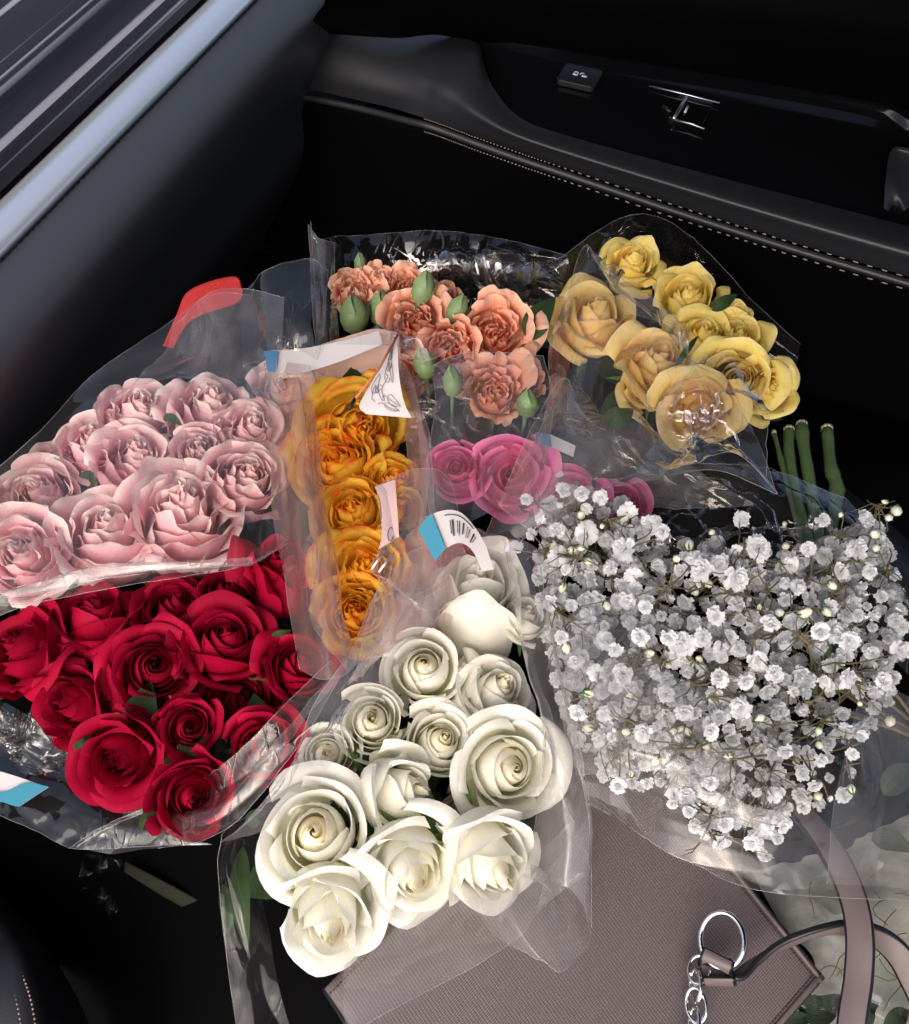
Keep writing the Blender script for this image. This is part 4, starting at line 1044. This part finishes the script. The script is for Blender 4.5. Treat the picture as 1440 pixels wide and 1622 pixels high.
# ------------------------------------------------------------ cut stems, leaves and green buds
M_STEM = simple("rose_stem", (.085, .15, .055), .5, nscale=120, nstr=.5, ndist=.002, var=.4)
M_CUT = simple("cut_stem_end", (.55, .52, .33), .8)
def stem_thing(lab, pts, r, knots):
    t = thing("rose_cutting", lab, "cut stem", P(*pts[-1]), "cut flower stems")
    q = [Vector(v) for v in spline([tuple(P(*p)) for p in pts], 24)]
    rad = [r*(1+.04*math.sin(i*1.7)) for i in range(24)]
    for kn in knots:
        for d_, e_ in ((-1, .12), (0, .32), (1, .10)): rad[max(0, min(23, kn+d_))] *= 1+e_
    mb = MB(); mb.tube(q, rad, 9); mb.build("stalk", M_STEM, t)
    mb = MB(); dr = (q[0]-q[1]).normalized(); mb.tube([q[0]-dr*.003, q[0]+dr*.0012], [r*1.07, r*1.03], 9); mb.build("cut_end", M_CUT, t)
stem_thing("cut green stem standing apart, rightmost beside the yellow roses", [(1310, 678, .135), (1316, 740, .14), (1326, 780, .14), (1312, 860, .13), (1300, 960, .12), (1290, 1100, .10)], .0054, (6, 9))
stem_thing("cut green stem with a knobbly node, second from the right", [(1270, 672, .135), (1272, 700, .14), (1282, 760, .14), (1296, 850, .135), (1304, 960, .12), (1310, 1100, .10)], .0055, (3,))
stem_thing("smooth cut green stem right under the rightmost yellow rose", [(1250, 680, .135), (1250, 720, .14), (1262, 790, .14), (1285, 880, .135), (1296, 960, .12), (1320, 1100, .1)], .0052, ())
stem_thing("thin brownish green stem left of the thick cut ones", [(1226, 684, .14), (1240, 740, .145), (1262, 830, .15), (1285, 920, .15), (1298, 1000, .14)], .0022, (5,))
M_CALYX = simple("pale_green_bud", (.16, .24, .10), .5, nscale=90, nstr=.3, var=.25)
def green_bud(lab, px, py, z, r, ang, elong=1.5):
    c = P(px, py, z); s = depth(px, py, z)/F0*r
    ax = (RT*math.cos(ang)+UP*math.sin(ang)+(CAM-c).normalized()*.25).normalized()
    t = thing("flower_bud", lab, "bud", c-ax*s*elong, "green buds among the carnations")
    X = ax.orthogonal().normalized(); Yv = ax.cross(X); Bm = np.array([X, Yv, ax])
    mb = MB(); n = 10; prof = [(.15, -1.0), (.62, -.85), (.95, -.35), (1.0, .05), (.82, .45), (.42, .82), (.05, 1.08)]
    v = [(rr*math.cos(6.283*k/n)*s*(1+.05*math.cos(6.283*k/n*2)), rr*math.sin(6.283*k/n)*s, zz*s*elong) for rr, zz in prof for k in range(n)]
    f = [(j*n+k, j*n+(k+1) % n, (j+1)*n+(k+1) % n, (j+1)*n+k) for j in range(6) for k in range(n)]
    mb.add(np.array(v)@Bm+np.array(c), f); mb.build("bud_body", M_CALYX, t)
    for k in range(3):
        a0 = k*2.09+1.1; ro = []
        for i in range(6):
            q = i/5; rr = (.2+.88*math.sin(min(1, q*1.5)*math.pi/2)*(1-.55*max(0, q-.55)/.45))*s*1.05; zz = (-1.0+2.15*q)*s*elong
            for d_ in (-1, 0, 1):
                aa = a0+d_*(.75*math.sin(math.pi*min(1, q*.9+.12)))
                ro.append((rr*math.cos(aa), rr*math.sin(aa), zz))
        mb = MB(); mb.add(np.array(ro)@Bm+np.array(c), gridfaces(3, 6)); mb.build("sepal", M_CALYX, t)
    mb = MB(); mb.tube([c-ax*s*elong*.95, c-ax*s*elong*1.8+Vector((0, .004, -.01)), c-ax*s*elong*2.6+Vector((0, .01, -.03))], .0018, 6); mb.build("stem", M_STEM, t)
green_bud("upright green bud in front of the middle carnations", 671, 457, .222, 19, 1.2, 1.35)
green_bud("green bud above the largest carnation, tilted right", 725, 490, .218, 17, 1.0, 1.35)
green_bud("grey green bud below the round coral carnation", 673, 577, .212, 18, 1.7, 1.3)
green_bud("pointed green bud between the low carnation and the hot pink roses", 717, 605, .222, 16, 1.55, 1.5)
green_bud("round green bud at the lower right of the carnations", 836, 640, .222, 19, 1.4, 1.15)
green_bud("green cup below the leftmost carnation", 562, 500, .190, 24, 1.5, 1.2)
green_bud("green cup below the narrow carnation bud", 602, 488, .188, 18, 1.4, 1.5)
green_bud("small green tip above the leftmost carnation", 571, 418, .195, 10, 1.5, 1.6)
def leaf(lab, pts, w, tilt=.25, group="loose green leaves", parent=None, m=None):
    q = spline([tuple(P(*p)) for p in pts], 12); c = Vector(q[6]); s = depth(pts[0][0], pts[0][1], pts[0][2])/F0
    tow = (CAM-c).normalized(); v = []; A = []
    for i in range(12):
        tg = Vector(q[min(11, i+1)]-q[max(0, i-1)]).normalized(); sd = tg.cross(tow).normalized(); t_ = i/11
        ww = w*s*math.sin(math.pi*(t_**.8))**.85*.5+.0002
        for k, d_ in enumerate((-1, -.5, 0, .5, 1)):
            v.append(tuple(Vector(q[i])+sd*d_*ww+tow*(abs(d_)*ww*tilt*2+.0006*math.sin(i*2.1+d_*2)))); A.append((t_, abs(d_), .5, 1))
    me = newmesh("leaf", v, gridfaces(5, 12), m or M_LEAF, pet=A)
    o = link("leaf", me, parent)
    if not parent: tag(o, lab, "leaf", group)
    return o
leaf("large green leaf between the largest carnation and the peach yellow rose", [(838, 540, .20), (852, 505, .212), (880, 470, .21)], 42)
leaf("dark green leaf tip on the right shoulder of the yellow roses", [(1128, 492, .222), (1148, 478, .226), (1168, 466, .22)], 20)
leaf("green foot of the golden leaning yellow rose", [(955, 660, .215), (980, 662, .222), (1004, 648, .218)], 34)
leaf("thin dark sepal in front of the broad yellow rose", [(1070, 580, .25), (1090, 552, .256), (1106, 532, .25)], 10)
leaf("small green leaf between the pale pink roses at the top", [(258, 664, .212), (272, 662, .218), (288, 674, .212)], 14)
leaf("dark curled leaf between the left pink roses", [(126, 755, .205), (142, 752, .212), (148, 772, .205)], 12)
leaf("curled pale sepal at the left of the lowest red rose", [(222, 1318, .205), (228, 1296, .212), (250, 1286, .206)], 9)
leaf("yellowish sepal left of the red rose facing down left", [(112, 1186, .2), (128, 1178, .212), (148, 1160, .206)], 11)
leaf("green sepal by the red rose at the right end", [(430, 1006, .21), (446, 1003, .216), (462, 998, .212)], 9)
leaf("dark leaf left of the largest white rose inside the film", [(398, 1312, .17), (404, 1296, .19), (425, 1285, .18)], 26)
leaf("long grey green leaf seen through the film at the white bouquet's left edge", [(385, 1340, .15), (380, 1420, .155), (392, 1510, .14)], 30)
leaf("grey green leaf behind film below the white roses on the left", [(352, 1400, .145), (360, 1440, .15), (362, 1480, .14)], 22)
# ------------------------------------------------------------ handbag
m, n_, l_, p_ = mat("mauve_saffiano"); M_BAG = m
tc = n_.new("ShaderNodeTexCoord"); vec = tc.outputs['UV']
wv = []
for ang, sc in ((.0, 1150.), (1.5708, 900.)):
    w_ = N(n_, "ShaderNodeTexWave"); w_.inputs['Scale'].default_value = sc/6.28*.45; w_.inputs['Distortion'].default_value = 1.2; w_.inputs['Detail'].default_value = 2
    mp = n_.new("ShaderNodeMapping"); mp.inputs['Rotation'].default_value = (0, 0, ang); l_.new(vec, mp.inputs[0]); l_.new(mp.outputs[0], w_.inputs['Vector'])
    w_.inputs['Detail Scale'].default_value = 2.0
    wv.append(w_.outputs['Fac'])
h_ = math_(n_, l_, 'ADD', wv[0], math_(n_, l_, 'MULTIPLY', wv[1], .6))
nz = noise_(n_, l_, 9, 3)
c = mixc(n_, l_, nz, (.130, .104, .109), (.152, .122, .127)); c = mixc(n_, l_, mapr(n_, l_, h_, .2, 1.3, .35, 0.0), c, (.075, .056, .057))
l_.new(c, p_.inputs['Base Color']); p_.inputs['Roughness'].default_value = .48; p_.inputs['Specular IOR Level'].default_value = .4
bump(n_, l_, h_, .5, .0005, p_.inputs['Normal'])
M_STRAP = simple("mauve_leather", (.130, .102, .106), .5, nscale=900, nstr=.2, ndist=.0004)
M_EDGE = simple("black_edge_paint", (.010, .010, .012), .3, spec=.5)
M_BSTITCH = simple("dark_mauve_thread", (.05, .035, .035), .8)
M_STEEL = simple("polished_steel", (.78, .77, .76), .09, metal=1.0)
bag = thing("handbag", "mauve crosshatched leather handbag lying flat at the lower right with steel ring and chain", "handbag", P(900, 1500, .06))
BZ = .128
corner = [Vector(P(1307, 1548, BZ)), Vector(P(955, 1110, BZ+.012)), Vector(P(512, 1566, BZ+.004)), Vector(P(840, 2080, BZ))]
def bagpt(a, b):     # a along right-to-top edge, b towards the left corner
    return corner[0].lerp(corner[1], a).lerp(corner[3].lerp(corner[2], a), b)
nb = (corner[1]-corner[0]).cross(corner[3]-corner[0]).normalized(); nb = nb if nb.z > 0 else -nb
def bagtop(a, b):
    bulge = .010*math.sin(math.pi*min(1, max(0, a)))*math.sin(math.pi*min(1, max(0, b))) + .003*math.sin(7*a+2)*math.sin(5*b)
    e = min(a, 1-a, b, 1-b); return bagpt(a, b)+nb*(bulge - .0035*max(0, 1-e/.012)**2)
NA = 60; gv = []; uv = []
for j in range(NA):
    for i in range(NA):
        a, b = i/(NA-1), j/(NA-1); gv.append(tuple(bagtop(a, b))); uv.append((a*.62, b*.62))
me = newmesh("front_panel", gv, gridfaces(NA, NA), M_BAG)
ul = me.uv_layers.new(name="UVMap")
for lp in me.loops: ul.data[lp.index].uv = uv[lp.vertex_index]
link("front_panel", me, bag)
ring = [(i/30, 0) for i in range(31)]+[(1, i/30) for i in range(1, 31)]+[(1-i/30, 1) for i in range(1, 31)]+[(0, 1-i/30) for i in range(1, 30)]
mb = MB(); vs = []
for k, (dz_, out) in enumerate(((-.0036, 0), (-.0045, .0016), (-.0085, .0016), (-.0095, 0), (-.055, -.003), (-.060, -.02))):
    for a, b in ring:
        c0 = bagpt(a, b); cc = bagpt(.5, .5); vs.append(tuple(c0+nb*dz_+(c0-cc).normalized()*out))
L_ = len(ring); fs = [(j*L_+i, j*L_+(i+1) % L_, (j+1)*L_+(i+1) % L_, (j+1)*L_+i) for j in range(5) for i in range(L_)]
mi = [0]*L_*3+[1]*L_*2
o = link("side_wall", newmesh("side_wall", vs, fs, [M_EDGE, M_STRAP], midx=mi), bag)
mb = MB()
def stline(f, nn):
    for i in range(nn):
        a, b = f(i/nn), f((i+.62)/nn); mb.tube([bagtop(*a)+nb*.0003, bagtop(*b)+nb*.0003], .00055, 5)
stline(lambda t: (t, .026), 95); stline(lambda t: (.026, t), 100); stline(lambda t: (.975, t), 95)
tag(mb.build("stitching", M_BSTITCH, bag), kind='stuff')
# raised border along the right-hand edges
mb = MB()
for f in (lambda t: (t, .013), lambda t: (.013, t)):
    pts = [bagtop(*f(t))+nb*.0004 for t in np.linspace(.0, 1, 40)]
    mb.tube(pts, .0016, 6)
mb.build("rolled_border", M_STRAP, bag)
def strap(name, pts, w, th, parent, wdirs, n=60):
    q = [Vector(v) for v in spline([tuple(P(*p)) for p in pts], n)]
    wd_ = spline(wdirs, n); mb = MB()
    W = [(RT*a+UP*b+(-FW)*c_).normalized() for a, b, c_ in wd_]
    mb.ribbon(q, W, w, th, 0, 1)
    o = mb.build(name, [M_STRAP, M_EDGE], parent, True)
    s2 = MB()
    for sgn in (-1, 1):
        for i in range(0, n*3-3, 2):
            t0, t1 = i/3, (i+1.2)/3
            def at(t):
                k = min(n-2, int(t)); f_ = t-k
                p_ = q[k].lerp(q[k+1], f_); tg = (q[k+1]-q[k]).normalized(); w_ = W[k]; w_ = (w_-tg*w_.dot(tg)).normalized(); nn = tg.cross(w_)
                if nn.dot(CAM-p_) < 0: nn = -nn
                return p_+w_*sgn*w*.36+nn*(th*.5+.0002)
            s2.tube([at(t0), at(t1)], .0004, 4)
    tag(s2.build("strap_stitching", M_BSTITCH, o), kind='stuff')
    return o
# long strap from the ring, and the second length crossing it
strap("shoulder_strap", [(1152, 1548, .160), (1170, 1546, .160), (1196, 1524, .161), (1240, 1496, .166), (1300, 1474, .172), (1350, 1470, .170), (1400, 1490, .165), (1440, 1540, .16), (1480, 1660, .15), (1490, 1950, .13)], .017, .0045, bag,
      [(.5, .45, .8), (.35, .5, 1.0), (.2, .6, .9), (0, .7, .8), (.2, .8, .9), (.3, .8, .7), (.7, .5, .5), (.9, .3, .3), (.9, .2, .3), (.9, .1, .3)])
strap("shoulder_strap", [(1215, 1215, .150), (1262, 1275, .165), (1318, 1350, .180), (1350, 1420, .186), (1362, 1480, .186), (1360, 1550, .18), (1346, 1660, .17), (1330, 1950, .14)], .0175, .0048, bag,
      [(.7, -.5, .6), (.7, -.4, .7), (.8, -.3, .6), (.9, -.1, .5), (.9, 0, .5), (.9, .1, .5), (.9, .1, .5), (.9, .1, .5)])
# tab folded round the ring
tab = link("strap_tab", None, bag) if False else None
lc = P(1136, 1541, .160); tw_ = (CAM-lc).normalized(); e1 = (P(1176, 1533, .160)-P(1096, 1545, .160)).normalized()
e3 = tw_.cross(e1).normalized()*-1 if tw_.cross(e1).y < 0 else tw_.cross(e1).normalized()
wax = (e1*.86+tw_*.42-e3*.12).normalized(); path = []
for t in np.linspace(0, 1, 22):
    a = math.radians(35+300*t); rr = .0072-.0012*t
    path.append(Vector(lc)+e3*(rr*math.sin(a))+tw_*(rr*math.cos(a)))
path = [path[0]+e1*.004+e3*.006+tw_*.003]+path
mb = MB(); mb.ribbon(path, [wax]*len(path), .0215, .0030, 0, 1)
mb.build("strap_tab", [M_STRAP, M_EDGE], bag)
def torus(name, c, X, Yv, R1, R2, r, parent, n=40, k=9):
    mb = MB(); pts = [c+X*R1*math.cos(a)+Yv*R2*math.sin(a) for a in np.linspace(0, 2*math.pi, n, endpoint=False)]
    pts = pts+[pts[0]]; mb.tube(pts, r, k, cap=False); return mb.build(name, M_STEEL, parent)
rc = P(1144, 1489, .170); s_ = depth(1147, 1496, .17)/F0
tow = (CAM-rc).normalized(); rx = RT; ry = tow.cross(rx).normalized(); rx = (rx*.92+tow*.38).normalized()
torus("ring", rc, (rx*.94-ry*.2).normalized(), (ry*.96+rx*.2).normalized(), 34*s_, 41*s_, 5.0*s_, bag)
links = [(1108, 1536, 17, 21, 1.2, .2), (1102, 1562, 15, 24, 1.45, 1.0), (1103, 1592, 16, 25, 1.6, .25), (1100, 1622, 14, 24, 1.4, 1.0), (1098, 1652, 15, 24, 1.5, .25), (1096, 1682, 15, 24, 1.5, 1.0)]
for (x, y, a, b, an, tl) in links:
    c = P(x, y, .150); s_ = depth(x, y, .15)/F0; tow = (CAM-c).normalized(); yv = tow.cross(RT).normalized(); xv = RT*1.0
    Yd = (xv*math.cos(an)+yv*math.sin(an)).normalized(); Xd = Yd.cross(tow).normalized(); Xd = (Xd*math.cos(tl)+tow*math.sin(tl)).normalized()
    torus("chain_link", c, Xd, Yd, a*s_, b*s_, 3.6*s_, bag, 26, 7)

# ------------------------------------------------------------ wrapped bunch under the strap, lower right corner
M_TISSUE = simple("pale_crumpled_paper", (.30, .31, .28), .7, nscale=40, nstr=.6, ndist=.006, var=.18)
w = Wrap('paper_wrap', 'pale greyish paper and film with green leaves under the bag strap, lower right corner', 'wrapping', (1380, 1500, .08), None)
w.panel([[(1190, 1380, .085), (1300, 1340, .10), (1400, 1300, .11), (1500, 1260, .11)],
         [(1240, 1470, .09), (1320, 1440, .11), (1420, 1420, .12), (1520, 1400, .11)],
         [(1290, 1540, .09), (1350, 1520, .105), (1440, 1510, .11), (1520, 1500, .11)],
         [(1210, 1700, .06), (1330, 1720, .09), (1440, 1720, .10), (1540, 1700, .10)], [(1200, 1960, .05), (1330, 1960, .07), (1440, 1960, .08), (1540, 1940, .08)]], M_TISSUE, 90, 90, .010, 30, 41, '', name='tissue')
for pts, wd_ in (([(1262, 1590, .098), (1300, 1600, .104), (1330, 1575, .10)], 44), ([(1230, 1640, .10), (1255, 1618, .104), (1290, 1612, .10)], 30), ([(1366, 1640, .108), (1372, 1600, .116), (1392, 1588, .11)], 30),
                 ([(1400, 1640, .11), (1424, 1610, .116), (1440, 1600, .11)], 26), ([(1400, 1260, .13), (1425, 1230, .14), (1460, 1215, .13)], 40), ([(1380, 1330, .125), (1410, 1330, .13), (1450, 1350, .125)], 34)):
    leaf("", pts, wd_, parent=w.o, m=M_DULL)
w.panel([[(1200, 1400, .10), (1330, 1420, .125), (1480, 1420, .13)], [(1290, 1520, .108), (1380, 1500, .128), (1500, 1490, .13)], [(1230, 1660, .09), (1350, 1660, .11), (1500, 1660, .115)]], F_CLEAR, 60, 60, .004, 26, 42, '', nf=3, fa=.008, name='film_panel')
mb = MB(); rng2 = random.Random(5)
for k in range(16):
    x, y = rng2.uniform(1280, 1440), rng2.uniform(1410, 1560); an = rng2.uniform(0, 6.28); pts = []
    for i in range(6):
        pts.append(P(x, y, .121)); an += rng2.gauss(0, .5); x += 12*math.cos(an); y += 12*math.sin(an)
    mb.tube(pts, .00045, 4)
tag(mb.build("dry_twigs", M_TWIG, w.o), kind='stuff')
# dull green strap and dark film down in the footwell
t = thing("green_strap", "dull olive strap half lost in the dark below the red roses", "strap", P(280, 1420, .0), None)
o_, G = sheet("strap_band", [[(200, 1365, .03), (270, 1400, .035), (360, 1450, .03)], [(198, 1382, .03), (262, 1420, .03), (356, 1472, .025)]], 24, 6, simple("olive_webbing", (.010, .012, .002), .8, nscale=500, nstr=.4), t)
o_.modifiers.new("thickness", 'SOLIDIFY').thickness = .002
t = thing("film_scrap", "dark crumpled film sheet lying in the footwell at the lower left", "wrapping", P(250, 1430, .0), None)
G = crumple(loft([[(130, 1350, .01), (240, 1370, .02), (340, 1400, .02)], [(120, 1430, .0), (240, 1450, .01), (350, 1490, .015)], [(140, 1520, -.03), (250, 1560, -.02), (370, 1620, .0)]], 50, 50), .012, 30, 51)
link("film_panel", newmesh("film_panel", G.reshape(-1, 3), gridfaces(50, 50), film_mat("dim_film", haze=.004, k=.35, rough=.12)), t)
